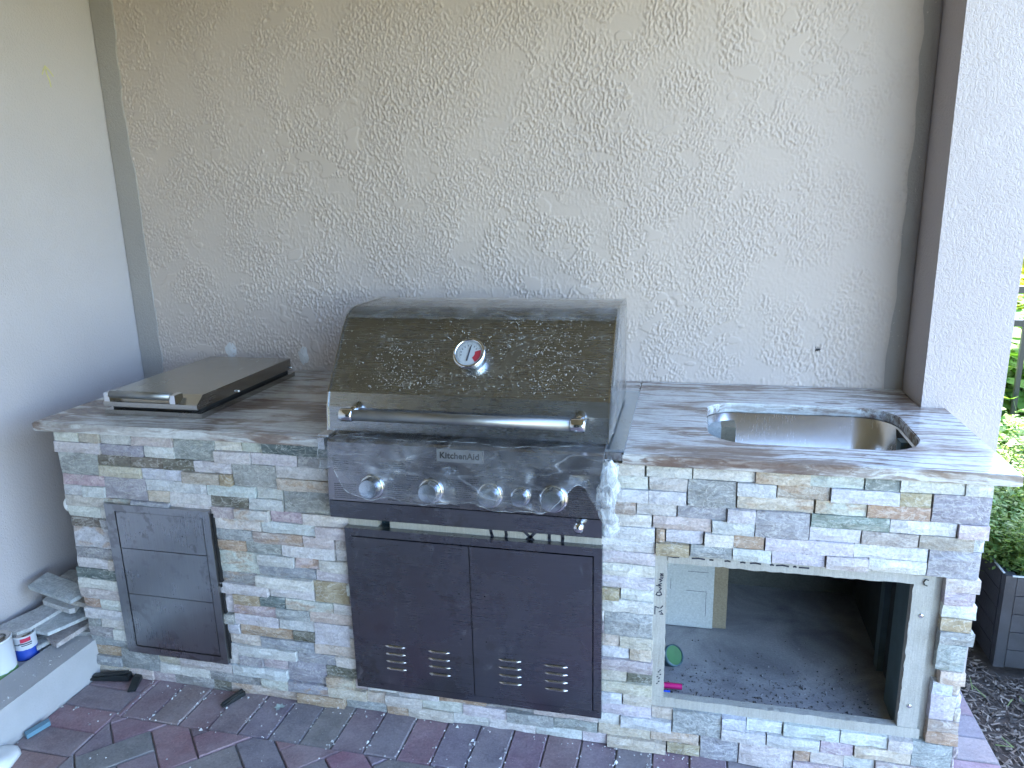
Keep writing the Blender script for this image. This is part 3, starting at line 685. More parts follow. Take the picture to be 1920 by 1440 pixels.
for (x0, x1) in ((1.893,1.905),(1.928,1.955),(1.99,2.022),(2.036,2.044),(2.075,2.088),(2.115,2.126),(2.14,2.165),(2.19,2.198),(2.205,2.235),(2.248,2.254),(2.262,2.285)):
    if x0 > 1.9255:
        stroke(bm, [(x0,.6165),((x0+x1)/2,.6175+random.uniform(-.002,.002)),(x1,.6165)], .0045, fz3, .0002, .0007)
tag(obj('marker_writing', bm, MAT['ink'], isl), kind='stuff')

# countertop ---------------------------------------------------------
ZT, ZB = .915, .885
def rounded(x0, x1, y0, y1, r, n=9):
    """ccw rounded rect, r = (bl, br, tr, tl)"""
    out = []
    for (cx, cy, rr, a0) in ((x0+r[0], y0+r[0], r[0], 180), (x1-r[1], y0+r[1], r[1], 270), (x1-r[2], y1-r[2], r[2], 0), (x0+r[3], y1-r[3], r[3], 90)):
        out += [(cx+rr*math.cos(R(a0+90*i/n)), cy+rr*math.sin(R(a0+90*i/n))) for i in range(n+1)]
    return out
def slab(outer, hole, z0, z1, bev=.003):
    bm = bmesh.new(); es = []
    for loop in (outer, hole):
        if not loop: continue
        vs = [bm.verts.new((*p, z1)) for p in loop]; es += [bm.edges.new((vs[i], vs[(i+1) % len(vs)])) for i in range(len(vs))]
    r = bmesh.ops.triangle_fill(bm, edges=es, use_beauty=True, use_dissolve=False)
    fs = [f for f in bm.faces]
    ex = bmesh.ops.extrude_face_region(bm, geom=fs)
    for v in [g for g in ex['geom'] if isinstance(g, bmesh.types.BMVert)]: v.co.z = z0
    bmesh.ops.recalc_face_normals(bm, faces=bm.faces)
    es = [e for e in bm.edges if e.is_manifold and e.calc_face_angle(0) > R(60) and abs(e.verts[0].co.z-e.verts[1].co.z) < 1e-5]
    bmesh.ops.bevel(bm, geom=es, offset=bev, segments=2, affect='EDGES', clamp_overlap=True)
    return bm
SINK = (2.022, 2.572, .118, .520); SR = (.115, .125, .105, .095)
ct = obj('countertop', slab([(-.059,-.020),(.944,-.020),(.944,.776),(-.059,.776)], None, ZB, ZT), MAT['marble'], isl); ct.color = (.45, .6, .5, 1)
ct = obj('countertop', slab([(1.803,-.020),(2.731,-.020),(2.731,.5565),(2.6605,.5565),(2.6605,.776),(1.803,.776)], rounded(*SINK, SR), ZB, ZT), MAT['marble'], isl); ct.color = (.462, .9, .5, 1)
obj('countertop', slab([(.9455,.63),(1.8015,.63),(1.8015,.776),(.9455,.776)], None, ZB, ZT), MAT['marble'], isl)

# sink -----------------------------------------------------------------
sk = tag(empty('sink', (2.30, .32, .70)), 'undermount stainless steel sink bowl set into the right countertop', 'sink')
def bowl(x0, x1, y0, y1, r, zt, zb):
    bm = bmesh.new(); rings = []
    lv = [(zt, -.012), (zt, .004), (zb+.05, .012), (zb+.02, .02), (zb+.006, .032), (zb, .055)]
    for z, ins in lv:
        loop = rounded(x0+ins, x1-ins, y0+ins, y1-ins, [max(.03, q-ins*.4) for q in r], 8)
        rings.append([bm.verts.new((*p, z)) for p in loop])
    n = len(rings[0])
    for A, B in zip(rings, rings[1:]):
        for i in range(n): bm.faces.new((A[i], A[(i+1)%n], B[(i+1)%n], B[i]))
    bm.faces.new(rings[-1])
    return bm
obj('bowl', bowl(*SINK, SR, ZB-.001, .67), MAT['steel_sink'], sk, True)
bm = bmesh.new(); lathe(bm, [(0,.001),(.02,.001),(.03,.004),(.045,.004),(.048,.001)], (2.30,.32,.67), (0,0,1)); obj('drain', bm, MAT['chrome'], sk, True)

# drawer unit ------------------------------------------------------------
du = tag(empty('drawer_unit', (.347, -.012, .38)), 'narrow dark steel three drawer unit set in the stone left of the grill', 'drawers')
FX0, FX1, FZ0, FZ1 = .157, .537, .116, .651
def frame(x0, x1, z0, z1, w, y0, y1, h=None):
    h = h or (x0+w, x1-w, z0+w, z1-w)
    return cell_mesh(x0, x1, z0, z1, y0, y1, [h])
o = frame(FX0, FX1, FZ0, FZ1, .03, -.016, .03, (.193,.5125,.1405,.6285)); obj('frame', o, MAT['steel_drawer'], du, bevel=.002)
obj('backing', bx(.192,.512,.02,.029,.141,.629), MAT['black'], du)
for (z0, z1) in ((.5005,.6265),(.3365,.498),(.1440,.334)):
    d = obj('drawer', bx(.1955,.5090,-.0140,.018,z0,z1), MAT['steel_drawer'], du, bevel=.0015)
    for x in (.275,.430):
        bm = bmesh.new(); lathe(bm, [(0,.0004),(.0022,.0004),(.0023,0)], (x,-.0136,(z0+z1)/2-.004), (0,-1,0), 12); obj('screw_hole', bm, MAT['black'], d)
# black strip along the right side of the frame
obj('black_strip', bx(.5375,.544,-.004,.02,.13,.64), MAT['black'], du)

# double door ------------------------------------------------------------
dd = tag(empty('double_door', (1.373, -.02, .37)), 'dark brown steel double access door with vent slots below the grill', 'cabinet door')
DX0, DX1, DZ0, DZ1 = .996, 1.752, .109, .643
obj('frame', frame(DX0, DX1, DZ0, DZ1, .03, -.026, .03, (1.018,1.7295,.1300,.619)), MAT['steel_door'], dd, bevel=.003)
obj('backing', bx(1.017,1.730,.02,.029,.130,.619), MAT['black'], dd)
def louver(bm, x0, x1, z, y):
    # pressed half-round slot hood, tapered at both ends
    n = 8; m = 6; L = []
    for i in range(n+1):
        t = i/n; e = min(1, min(t, 1-t)*9) ** .5
        row = []
        for j in range(m+1):
            a = math.pi*j/m
            row.append(bm.verts.new((x0+(x1-x0)*t, y-.0055*e*math.sin(a)-.0001, z+.0048*math.cos(a)*(.35+.65*e))))
        L.append(row)
    for i in range(n):
        for j in range(m): bm.faces.new((L[i][j], L[i+1][j], L[i+1][j+1], L[i][j+1]))
for side, (x0, x1, cols) in enumerate(((1.0195,1.3745,((1.099,1.163),(1.236,1.303))), (1.377,1.7265,((1.452,1.520),(1.589,1.656))))):
    d = obj('door', bx(x0,x1,-.0285,.018,.1325,.6165), MAT['steel_door'], dd, bevel=.0015)
    for (a, b) in cols:
        for k in range(4):
            bm = bmesh.new(); louver(bm, a, b, .265-.0255*k, -.0286); obj('louver', bm, MAT['steel'], d, True)
    hx = 1.341 if side == 0 else 1.418
    for z in (.465,.318):
        bm = bmesh.new(); lathe(bm, [(0,.0004),(.0024,.0004),(.0025,0)], (hx,-.0286,z), (0,-1,0), 12); obj('screw_hole', bm, MAT['black'], d)

# grill ------------------------------------------------------------
gr = tag(empty('grill', (1.36, .25, .90)), 'built in stainless gas grill with closed hood in the middle of the island', 'grill')
GX0, GX1 = .955, 1.765
prof = [(.004,.932),(.012,1.000),(.026,1.040),(.150,1.197),(.190,1.238),(.205,1.2465),(.225,1.2515),(.26,1.2535),(.47,1.252),(.505,1.235),(.52,1.19),(.52,.932)]
bm = bmesh.new(); prism(bm, prof, 0, GX0+.004, GX1-.004)
hood = obj('hood', bm, MAT['steel_hood'], gr, bevel=.0035, segs=3, angle=22)
# rolled side rims of the hood
for x0, x1 in ((GX0, GX0+.0035), (GX1-.0035, GX1)):
    bm = bmesh.new(); c = (.27, 1.08)
    out = [(y+(-.004 if y < .2 else .004), z+(.004 if z > 1.1 else 0)) for y, z in prof]
    prism(bm, out, 0, x0, x1); obj('hood_rim', bm, MAT['steel'], hood, bevel=.001)
# droplets dried on the film of the hood
n0 = Vector((0, -.157, .124)).normalized(); t0 = Vector((0, .124, .157)).normalized()
A0 = Vector((0, .026, 1.040)); LEN = math.hypot(.124, .157)
bm = bmesh.new(); cnt = 0
while cnt < 2100:
    u = random.uniform(.01, .80); v = random.random()
    dens = .45+.55*max(0, noise.noise((u*7, v*3, 2)))*1.4
    if u < .12: dens *= .25
    if u > .72: dens *= .5
    if v < .08: dens *= .3
    if random.random() > dens: continue
    r = random.choice((.0006,.0007,.0009,.0011,.0015)); an = random.uniform(0, math.pi); el = random.uniform(1, 2.4) if random.random() < .5 else 1
    upper = random.random() < .2
    if upper:
        vv = random.random(); base = Vector((0, .150+.040*vv, 1.197+.041*vv)); nn = Vector((0,-.041,.040)).normalized(); tt = Vector((0,.040,.041)).normalized()
        if random.random() < .5: r *= .8
        if u < .3 and random.random() < .8: continue
    else: base = A0+t0*(LEN*v); nn, tt = n0, t0
    c = base+Vector((GX0+u, 0, 0))+nn*.0004
    e1 = Vector((1,0,0))*math.cos(an)+tt*math.sin(an); e2 = -Vector((1,0,0))*math.sin(an)+tt*math.cos(an)
    top = bm.verts.new(c+nn*r*.35); ring = [bm.verts.new(c+e1*r*el*math.cos(q)+e2*r*math.sin(q)) for q in [k*math.pi/3 for k in range(6)]]
    for k in range(6): bm.faces.new((top, ring[k], ring[(k+1)%6]))
    cnt += 1
tag(obj('droplets', bm, MAT['drops'], hood), kind='stuff')
# gauge
gc = Vector((1.3665, .1020, 1.1335)); ax = n0
g = bmesh.new(); lathe(g, [(.0445,-.004),(.0455,.010),(.0465,.024),(.0465,.031),(.0435,.0345),(.0395,.0345),(.0385,.029)], gc, ax, 48)
gauge = obj('gauge', g, MAT['chrome'], hood, True)
def disc(bm, c, ax, r0, r1, a0, a1, h, n=24):
    e1 = Vector((1,0,0)); e2 = ax.cross(e1)*-1
    if e2.z < 0: e2 = -e2
    P = lambda r, a: c+ax*h+e1*r*math.cos(a)+e2*r*math.sin(a)
    for i in range(n):
        a, b = a0+(a1-a0)*i/n, a0+(a1-a0)*(i+1)/n
        if r0 <= 1e-6: bm.faces.new([bm.verts.new(P(0,a)), bm.verts.new(P(r1,a)), bm.verts.new(P(r1,b))])
        else: bm.faces.new([bm.verts.new(P(r0,a)), bm.verts.new(P(r1,a)), bm.verts.new(P(r1,b)), bm.verts.new(P(r0,b))])
bm = bmesh.new(); disc(bm, gc, ax, 0, .039, 0, 2*math.pi, .0295, 48); obj('dial', bm, MAT['dial'], hood)
bm = bmesh.new(); disc(bm, gc, ax, .017, .034, R(-52), R(18), .0302, 12); obj('red_sector', bm, MAT['red_paint'], hood)
bm = bmesh.new()
for k in range(44):
    a = R(-50+280*k/43); disc(bm, gc, ax, .0325 if k % 4 else .030, .036, a-.012, a+.012, .0300, 1)
disc(bm, gc, ax, .0275, .028, R(25), R(215), .0300, 30); disc(bm, gc, ax, .0365, .0372, R(-50), R(230), .0300, 40)
for k in range(8):
    a = R(35+160*k/7); disc(bm, gc, ax, .0215, .0255, a-.06, a+.06, .0301, 2)
obj('dial_marks', bm, MAT['ink'], hood)
e2 = t0
bm = bmesh.new(); q = [gc+ax*.031+Vector((1,0,0))*a+e2*b for a, b in ((-.005,-.024),(-.001,-.024),(.0045,.020),(.002,.021))]
lo = [bm.verts.new(p) for p in q]; hi = [bm.verts.new(p+ax*.0012) for p in q]; bm.faces.new(hi); bm.faces.new(lo[::-1])
for i in range(4): bm.faces.new((lo[i], lo[(i+1)%4], hi[(i+1)%4], hi[i]))
obj('needle', bm, MAT['ink'], hood)
# handle bar
HY, HZ = -.058, .999
bm = bmesh.new(); tube(bm, (1.070,HY,HZ), (1.672,HY,HZ), .0155, n=28)
hd = obj('handle', bm, MAT['satin'], hood, True)
for x0, x1 in ((1.030,1.069),(1.673,1.712)):
    bm = bmesh.new(); lathe(bm, [(0,0),(.0165,0),(.0185,.003),(.0185,.034),(.0165,.038),(0,.038)], (x0,HY,HZ), (1,0,0), 28); obj('handle_cap', bm, MAT['chrome'], hood, True)
for x in (1.052, 1.690):
    bm = bmesh.new(); tube(bm, (x,HY+.012,HZ), (x,.016,HZ+.006), .0115, .013, n=18); obj('handle_post', bm, MAT['chrome'], hood, True)
# firebox and flanges
obj('firebox', bx(GX0+.012, GX1-.010, .022, .61, .705, .9305), MAT['steel'], gr)
obj('flange', bx(.930, GX0+.010, -.014, .60, .9155, .9215), MAT['steel'], gr, bevel=.0015)
obj('flange', bx(GX1-.008, 1.806, -.010, .60, .9155, .9215), mat_steel('film_blue_steel', (.50,.58,.66), .3, (20,20,20), .1, (.6,.66,.72)), gr, bevel=.0015)
obj('flange_lip', bx(GX1-.006, 1.8005, -.012, -.0105, .893, .9150), MAT['steel'], gr)
obj('flange_lip', bx(.9325, .9535, -.022, -.0145, .880, .9150), MAT['steel'], gr)
# control panel
PX0, PX1 = .987, 1.758
bm = bmesh.new(); prism(bm, [(.021,.928),(-.055,.926),(-.066,.921),(-.086,.756),(.021,.756)], 0, PX0, PX1)
cp = obj('control_panel', bm, MAT['steel_panel'], gr, bevel=.002)
bm = bmesh.new(); prism(bm, [(.021,.7535),(-.0865,.7535),(-.0865,.704),(-.078,.6985),(.021,.6985)], 0, PX0+.001, PX1)
obj('drip_rail', bm, MAT['steel_door'], gr, bevel=.0015)
pn = Vector((0, -.165, .020)).normalized(); pt = Vector((0, .020, .165)).normalized()
def panel_pt(x, z): return Vector((x, -.066-.020*(.921-z)/.165, z))
def knob(x, z, r, name='knob'):
    c = panel_pt(x, z)
    bm = bmesh.new(); lathe(bm, [(r*1.22,-.001),(r*1.22,.006),(r*1.12,.010),(r*1.0,.010)], c, pn, 36); obj('knob_ring', bm, MAT['chrome'], cp, True)
    bm = bmesh.new(); n = 12
    # slightly faceted, tapering grip with a spun face
    lathe(bm, [(r*.98,.009),(r*.97,.026),(r*.90,.034),(r*.86,.036)], c, pn, 36)
    lathe(bm, [(r*.86,.036),(r*.5,.0366),(0,.037)], c, pn, 36)
    kb_ = obj('knob', bm, MAT['knob'] if 'knob' in MAT else MAT['chrome'], cp, True, bevel=0)
    bm = bmesh.new(); tp = c+pn*.022+pt*(r*.93)
    box(bm, tp.x-.0016, tp.x+.0016, tp.y-.008, tp.y+.008, tp.z+.0005, tp.z+.0026); obj('pointer', bm, MAT['black'], cp)
def mat_knob():
    t = NT('spun_knob'); p = t.n('ShaderNodeTexCoord').outputs['Object']
    t.set(color=(.60,.66,.72), metal=1.0, rough=.16)
    tn = t.n('ShaderNodeTangent', direction_type='RADIAL', axis='Y'); t.put(t.b.inputs['Tangent'], tn.outputs[0]); t.set(aniso=.8)
    return t.m
MAT['knob'] = mat_knob()
for x, z, r in ((1.121,.802,.029),(1.293,.802,.029),(1.459,.801,.029),(1.543,.803,.0215),(1.631,.803,.031)): knob(x, z, r)
c = Vector((1.700,-.0865,.738)); bm = bmesh.new(); lathe(bm, [(.0085,0),(.0085,.012),(.0135,.014),(.0150,.022),(.0125,.030),(.006,.034),(0,.0345)], c, (0,-1,0), 28); obj('ignition_button', bm, MAT['chrome'], gr, True)
# badge with raised lettering
bc = panel_pt(1.3735, .901)
bm = bmesh.new()
def plate(bm, c, w, h, t, base=0):
    q = [c+Vector((1,0,0))*a+pt*b for a, b in ((-w/2,-h/2),(w/2,-h/2),(w/2,h/2),(-w/2,h/2))]
    lo = [bm.verts.new(p+pn*base) for p in q]; hi = [bm.verts.new(p+pn*t) for p in q]; bm.faces.new(hi)
    for i in range(4): bm.faces.new((lo[i], lo[(i+1)%4], hi[(i+1)%4], hi[i]))
plate(bm, bc, .131, .034, .003); bd = obj('badge', bm, mat_steel('badge_steel', (.42,.42,.43), .45), cp)
bm = bmesh.new()
for s in (-1, 1): plate(bm, bc+Vector((s*.0645,0,0)), .0025, .034, .0042, .003)
obj('badge_edge', bm, MAT['chrome'], cp)
def text_obj(name, body, size, loc, xdir, ydir, mat, parent, ext=.0004, space=1.0):
    cu = bpy.data.curves.new(name, 'FONT'); cu.body = body; cu.size = size; cu.align_x = 'CENTER'; cu.align_y = 'CENTER'; cu.extrude = ext; cu.offset = .0006*size/.02; cu.space_character = space; cu.resolution_u = 3
    to = bpy.data.objects.new('tmp_text', cu); C.objects.link(to)
    dg = bpy.context.evaluated_depsgraph_get(); me = bpy.data.meshes.new_from_object(to.evaluated_get(dg)); bpy.data.objects.remove(to)
    X, Y = Vector(xdir).normalized(), Vector(ydir).normalized(); Z = X.cross(Y)
    me.transform(Matrix(((X.x,Y.x,Z.x,loc[0]),(X.y,Y.y,Z.y,loc[1]),(X.z,Y.z,Z.z,loc[2]),(0,0,0,1))))
    me.name = name; me.materials.clear()
    return link(name, me, mat, parent)
text_obj('lettering', 'KitchenAid', .0235, bc+pn*.0035, (1,0,0), pt, MAT['black'], cp, space=1.05)
# fine print: rows of dashes beside every knob
bm = bmesh.new()
def para(x0, x1, z, rows, lh=.0056, th=.0018):
    for k in range(rows):
        zz = z-k*lh; xx = x0; end = x1-random.uniform(0, .3)*(x1-x0)*(1 if k % 3 == 2 else .3)
        while xx < end-.003:
            w = min(random.uniform(.004, .012), end-xx); plate(bm, panel_pt(xx+w/2, zz), w, th, .0004, .0001); xx += w+.0016
para(1.005,1.052,.868,6); para(1.005,1.075,.803,8); para(1.16,1.225,.868,6); para(1.165,1.235,.812,9); para(1.335,1.372,.870,3); para(1.335,1.385,.835,4)
para(1.36,1.41,.812,5); para(1.492,1.525,.872,3); para(1.492,1.528,.852,3); para(1.565,1.60,.866,2); para(1.67,1.725,.832,5); para(1.672,1.742,.800,7)
para(1.22,1.262,.838,3); para(1.39,1.43,.840,4)
tag(obj('fine_print', bm, MAT['print'], cp), kind='stuff')
# flame mark, three black wedges
bm = bmesh.new()
def wedge(P):
    lo = [bm.verts.new(panel_pt(*p)+pn*.0001) for p in P]; hi = [bm.verts.new(panel_pt(*p)+pn*.0006) for p in P]; bm.faces.new(hi)
    for i in range(len(P)): bm.faces.new((lo[i], lo[(i+1)%len(P)], hi[(i+1)%len(P)], hi[i]))
wedge([(1.697,.838),(1.712,.842),(1.709,.856),(1.706,.852)]); wedge([(1.715,.846),(1.727,.846),(1.720,.857)]); wedge([(1.702,.830),(1.716,.827),(1.713,.834),(1.706,.832)])
obj('flame_mark', bm, MAT['black'], cp)

# plastic film draped over the control panel --------------------------------
fm = tag(empty('plastic_film', (1.37, -.09, .78)), 'crinkled clear plastic film hanging over the grill control panel', 'plastic film')
def film_sheet():
    bm = bmesh.new(); NX, NY = 110, 44; G = []
    path = [(.006,.934),(-.03,.9355),(-.060,.934),(-.074,.926),(-.083,.90),(-.098,.86),(-.118,.82),(-.126,.79),(-.112,.770)]
    seg = [0]
    for a, b in zip(path, path[1:]): seg.append(seg[-1]+math.hypot(b[0]-a[0], b[1]-a[1]))
    for i in range(NX+1):
        u = i/NX; x = .977+(1.764-.977)*u; row = []
        # hem: lower edge rises toward both ends in scallops
        hem = .96-.42*math.exp(-((u-.03)/.05)**2)+.05*math.sin(u*19+1)+.04*math.sin(u*41)-.30*math.exp(-((u-.93)/.06)**2)
        hem = max(.40, min(1.0, hem))
        for j in range(NY+1):
            s = seg[-1]*hem*j/NY; k = max(q for q in range(len(seg)-1) if seg[q] <= s+1e-9); t = (s-seg[k])/(seg[k+1]-seg[k])
            y = path[k][0]+(path[k+1][0]-path[k][0])*t; z = path[k][1]+(path[k+1][1]-path[k][1])*t
            near = min(abs(x-kx)-kr for kx, kr in ((1.121,.03),(1.293,.03),(1.459,.03),(1.543,.022),(1.631,.031)))
            sag = max(0, min(1, near/.06)) if j > NY*.35 else .2
            y += .018*sag*(1 if z < .88 else 0)
            w = .0045*noise.noise((x*14, z*22, 1))+.003*noise.noise((x*40+z*30, z*16, 7))+.0022*noise.noise((x*90, z*70, 3))
            row.append(bm.verts.new((x+.004*noise.noise((x*9, z*40, 5))-(.010*math.exp(-u/.012))*(1 if .84 < z < .92 else 0), min(y+w, .01) if z > .925 else y+w*1.3-.002, z+w*.5)))
        G.append(row)
    for i in range(NX):
        for j in range(NY): bm.faces.new((G[i][j], G[i+1][j], G[i+1][j+1], G[i][j+1]))
    return bm
sheet_o = obj('sheet', film_sheet(), MAT['film'], fm, True)
def rope(pts, r, n=5):
    bm = bmesh.new(); rings = []
    for i, p in enumerate(pts):
        d = (pts[min(i+1, len(pts)-1)]-pts[max(i-1, 0)]).normalized(); a = d.orthogonal().normalized(); b = d.cross(a)
        rr = r*(.5+.9*abs(noise.noise((p.x*60, p.z*60, i*.13))))
        rings.append([bm.verts.new(p+a*rr*math.cos(2*math.pi*k/n)+b*rr*math.sin(2*math.pi*k/n)) for k in range(n)])
    for A, B in zip(rings, rings[1:]):
        for k in range(n): bm.faces.new((A[k], A[(k+1)%n], B[(k+1)%n], B[k]))
    return bm
vs_ = [v.co.copy() for v in sheet_o.data.vertices]; g_ = lambda i, j: vs_[i*45+j]
obj('hem', rope([g_(i, 44) for i in range(111)], .0011), MAT['film_edge'], fm, True)
obj('hem', rope([g_(i, 12)+Vector((0,-.001,.001)) for i in range(4, 107)], .0007), MAT['film_edge'], fm, True)
obj('hem', rope([g_(0, j) for j in range(45)], .0010), MAT['film_edge'], fm, True)
# gathered end hanging off the right corner
bm = bmesh.new(); NR, NA = 40, 22; rings = []
for i in range(NR+1):
    t = i/NR; z = .915-.212*t; cx = 1.772+.006*math.sin(t*9); cy = -.072-.012*math.sin(t*4)
    rr = (.016+.010*math.sin(t*math.pi))*(1 if t > .06 else .6)
    if t > .88: rr *= 1.15
    rings.append([bm.verts.new((cx+rr*math.cos(a)*(1+.45*noise.noise((math.cos(a)*2.2, math.sin(a)*2.2, t*7))), cy+rr*.8*math.sin(a)*(1+.45*noise.noise((math.cos(a)*2, 4+math.sin(a)*2, t*9))), z+.006*noise.noise((a*2, t*8, 2)))) for a in [2*math.pi*k/NA for k in range(NA)]])
for A, B in zip(rings, rings[1:]):
    for k in range(NA): bm.faces.new((A[k], A[(k+1)%NA], B[(k+1)%NA], B[k]))
bm.faces.new(rings[-1])
obj('gathered_end', bm, MAT['film_thick'], fm, True)
bm = bmesh.new(); NX, NY = 70, 14; G = []      # the film still lying over the top edge of the hood
for i in range(NX+1):
    x = GX0-.003+(GX1-GX0+.010)*i/NX; row = []
    for j in range(NY+1):
        t = j/NY; P = [(.178,1.231),(.196,1.2475),(.225,1.2570),(.27,1.2590),(.45,1.2580)]
        k = min(3, int(t*4)); f = t*4-k; y = P[k][0]+(P[k+1][0]-P[k][0])*f; z = P[k][1]+(P[k+1][1]-P[k][1])*f
        w = .003*abs(noise.noise((x*16, t*5, 1)))+.002*abs(noise.noise((x*50, t*9, 4)))
        row.append(bm.verts.new((x, y-(.010*abs(noise.noise((x*6, 3, 3))) if j == 0 else 0), z+w)))
    G.append(row)
for i in range(NX):
    for j in range(NY): bm.faces.new((G[i][j], G[i+1][j], G[i+1][j+1], G[i][j+1]))
f2 = tag(empty('plastic_film', (1.36, .3, 1.255)), 'thin clear film left on the top edge of the grill hood', 'plastic film')
obj('sheet', bm, MAT['film'], f2, True)
bm = bmesh.new(); G = []
for i in range(15):
    t = i/14; row = []
    pf = [(.02,.95),(.026,1.04),(.150,1.197),(.190,1.238),(.26,1.258)]
    k = min(3, int(t*4)); f = t*4-k; y = pf[k][0]+(pf[k+1][0]-pf[k][0])*f; z = pf[k][1]+(pf[k+1][1]-pf[k][1])*f
    for j in range(9):
        row.append(bm.verts.new((GX1+.004+.010*abs(noise.noise((t*5, j*.4, 2))), y+.30*j/8*(1-.4*t), z-.01*j/8+.004*noise.noise((t*9, j, 6)))))
    G.append(row)
for i in range(14):
    for j in range(8): bm.faces.new((G[i][j], G[i+1][j], G[i+1][j+1], G[i][j+1]))
obj('side_flap', bm, MAT['film'], f2, True)

# covered side burner on the left countertop ------------------------------------
sb = tag(empty('side_burner', (.29, .38, ZT)), 'low stainless drop in burner with closed lid on the left countertop', 'side burner')
SA = R(0)
obj('base_flange', bx(.118,.478,.092,.675,ZT+.0005,.9325), MAT['lid_steel'], sb, bevel=.0025)
obj('inner_rim', bx(.136,.460,.112,.655,.9330,.9465), MAT['black'], sb)
bm = bmesh.new(); prism(bm, [(.082,.947),(.660,.947),(.660,.988),(.118,.988),(.082,.962)], 0, .128, .472)
ld = obj('lid', bm, MAT['lid_steel'], sb, bevel=.003, segs=3)
bm = bmesh.new(); tube(bm, (.168,.074,.990), (.388,.074,.990), .0125, n=24); obj('handle', bm, MAT['satin'], ld, True)
for x in (.158,.398):
    bm = bmesh.new(); box(bm, x-.010, x+.010, .066, .106, .968, .996); obj('handle_post', bm, MAT['chrome'], ld, bevel=.004)
for y in (.30,.655):
    bm = bmesh.new(); tube(bm, (.470,y,.953), (.482,y,.953), .004, n=12); obj('hinge_pin', bm, MAT['chrome'], ld, True)

# ================================================================ LOOSE THINGS
def slab_poly(name, pts, z, h, label, color, tilt=(0,0), group='spare stone offcuts', cat='stone tile'):
    cx, cy = sum(p[0] for p in pts)/len(pts), sum(p[1] for p in pts)/len(pts)
    bm = bmesh.new(); prism(bm, pts, 2, z-h, z)
    for v in bm.verts: v.co.z += (v.co.x-cx)*tilt[0]+(v.co.y-cy)*tilt[1]
    o = obj(name, bm, MAT['stone'], None, bevel=.0012, segs=1); o.color = (*color, 1.0); tag(o, label, cat, group); return o
def area_fix(p): return p if area(p) > 0 else p[::-1]
tl = [([(-.282,-.11),(-.215,.09),(-.142,.07),(-.160,-.083),(-.180,-.113),(-.256,-.112)], .208, .016, 'long pale grey ledger stone lying against the side wall', (.50,.51,.53), (0,.02)),
      ([(-.172,-.075),(-.150,.085),(-.078,.083),(-.040,.047),(-.094,-.078)], .196, .012, 'bluish grey ledger stone with a broken end above the tins', (.46,.50,.53), (-.04,.02)),
      ([(-.132,-.052),(-.115,.020),(-.098,.075),(-.040,.080),(-.066,-.078)], .160, .016, 'pinkish stone offcut under the bluish grey stone', (.45,.39,.38), (0,.05)),
      ([(-.183,-.063),(-.150,.02),(-.110,.0),(-.132,-.094)], .146, .014, 'flat grey stone offcut at the bottom beside the blue tin', (.36,.39,.41), (0,0)),
      ([(-.226,.043),(-.235,.090),(-.090,.075),(-.070,.020),(-.083,.010)], .232, .018, 'whitish stone piece sandwiched in the middle of the pile', (.62,.62,.62), (0,.02)),
      ([(-.240,.137),(-.245,.195),(-.06,.185),(-.05,.125)], .270, .014, 'grey stone piece at the back of the pile by the island', (.34,.36,.37), (0,.03)),
      ([(-.150,.055),(-.125,.122),(-.030,.080),(-.034,.034),(-.094,.030)], .252, .018, 'tan stone wedge leaning on the end of the island', (.47,.42,.36), (-.12,0)),
      ([(-.232,.004),(-.240,.096),(-.040,.060),(-.031,.012),(-.036,-.024)], .298, .014, 'wide grey stone tile tilted on top of the pile', (.40,.44,.46), (-.10,.02))]
for i, (pts, z, h, lab, col, tilt) in enumerate(tl):
    slab_poly('stone_tile', area_fix(pts), z, h, lab, col, tilt)
# rubble that carries the pile
for i, (pts, z, h, lab, col) in enumerate([([(-.27,-.02),(-.27,.2),(-.14,.2),(-.14,-.02)], .190, .077, 'thick rough stone block under the pile of offcuts', (.30,.31,.32)),
                                          ([(-.128,-.01),(-.128,.18),(-.02,.18),(-.02,.02)], .145, .014, 'dark flat stone on the kerb under the pile', (.28,.29,.30)),
                                          ([(-.22,.10),(-.22,.19),(-.06,.19),(-.06,.10)], .254, .060, 'squat stone block at the back under the grey piece', (.33,.34,.36))]):
    slab_poly('stone_tile', area_fix(pts), z, h, lab, col)
# tins
def tin(loc, r, h, name, label, paint, kind):
    t = tag(empty(name, loc), label, 'tin', 'tins on the ledge'); x, y, z = loc
    bm = bmesh.new(); lathe(bm, [(0,.001),(r*.93,.001),(r,.0),(r,.004),(r*.97,.006),(r*.97,h-.010),(r,h-.008),(r,h-.003),(r*.96,h-.002)], loc, (0,0,1), 36)
    obj('can', bm, paint, t, True)
    bm = bmesh.new(); lathe(bm, [(r*.96,h-.002),(r*.90,h-.002),(r*.88,h-.008),(r*.60,h-.008),(r*.58,h-.004),(r*.2,h-.004),(0,h-.004)], loc, (0,0,1), 36)
    obj('lid', bm, MAT['steel'], t, True)
    return t
def mat_band(name, bands):
    m = NT(name); p = m.n('ShaderNodeTexCoord').outputs['Generated']; s = m.n('ShaderNodeSeparateXYZ'); m.put(s.inputs[0], p)
    wob = m.math('ADD', s.outputs[2], m.math('MULTIPLY', m.math('SUBTRACT', m.noise(p, 3, 2).outputs[0], .5), .12))
    return m.set(color=m.ramp(wob, bands, 'CONSTANT'), rough=.4)
w1 = tin((-.178,-.196,.112), .050, .128, 'paint_tin', 'white tin with a lime green base at the left edge', mat_band('white_tin', [(0,(.22,.42,.16)),(.12,(.62,.65,.68)),(.9,(.60,.63,.66))]), 0)
w2 = tin((-.172,-.098,.112), .036, .088, 'glue_tin', 'small blue and white tin with a red badge on the ledge', mat_band('blue_tin', [(0,(.02,.07,.42)),(.44,(.60,.63,.68)),(.98,(.60,.63,.66))]), 1)
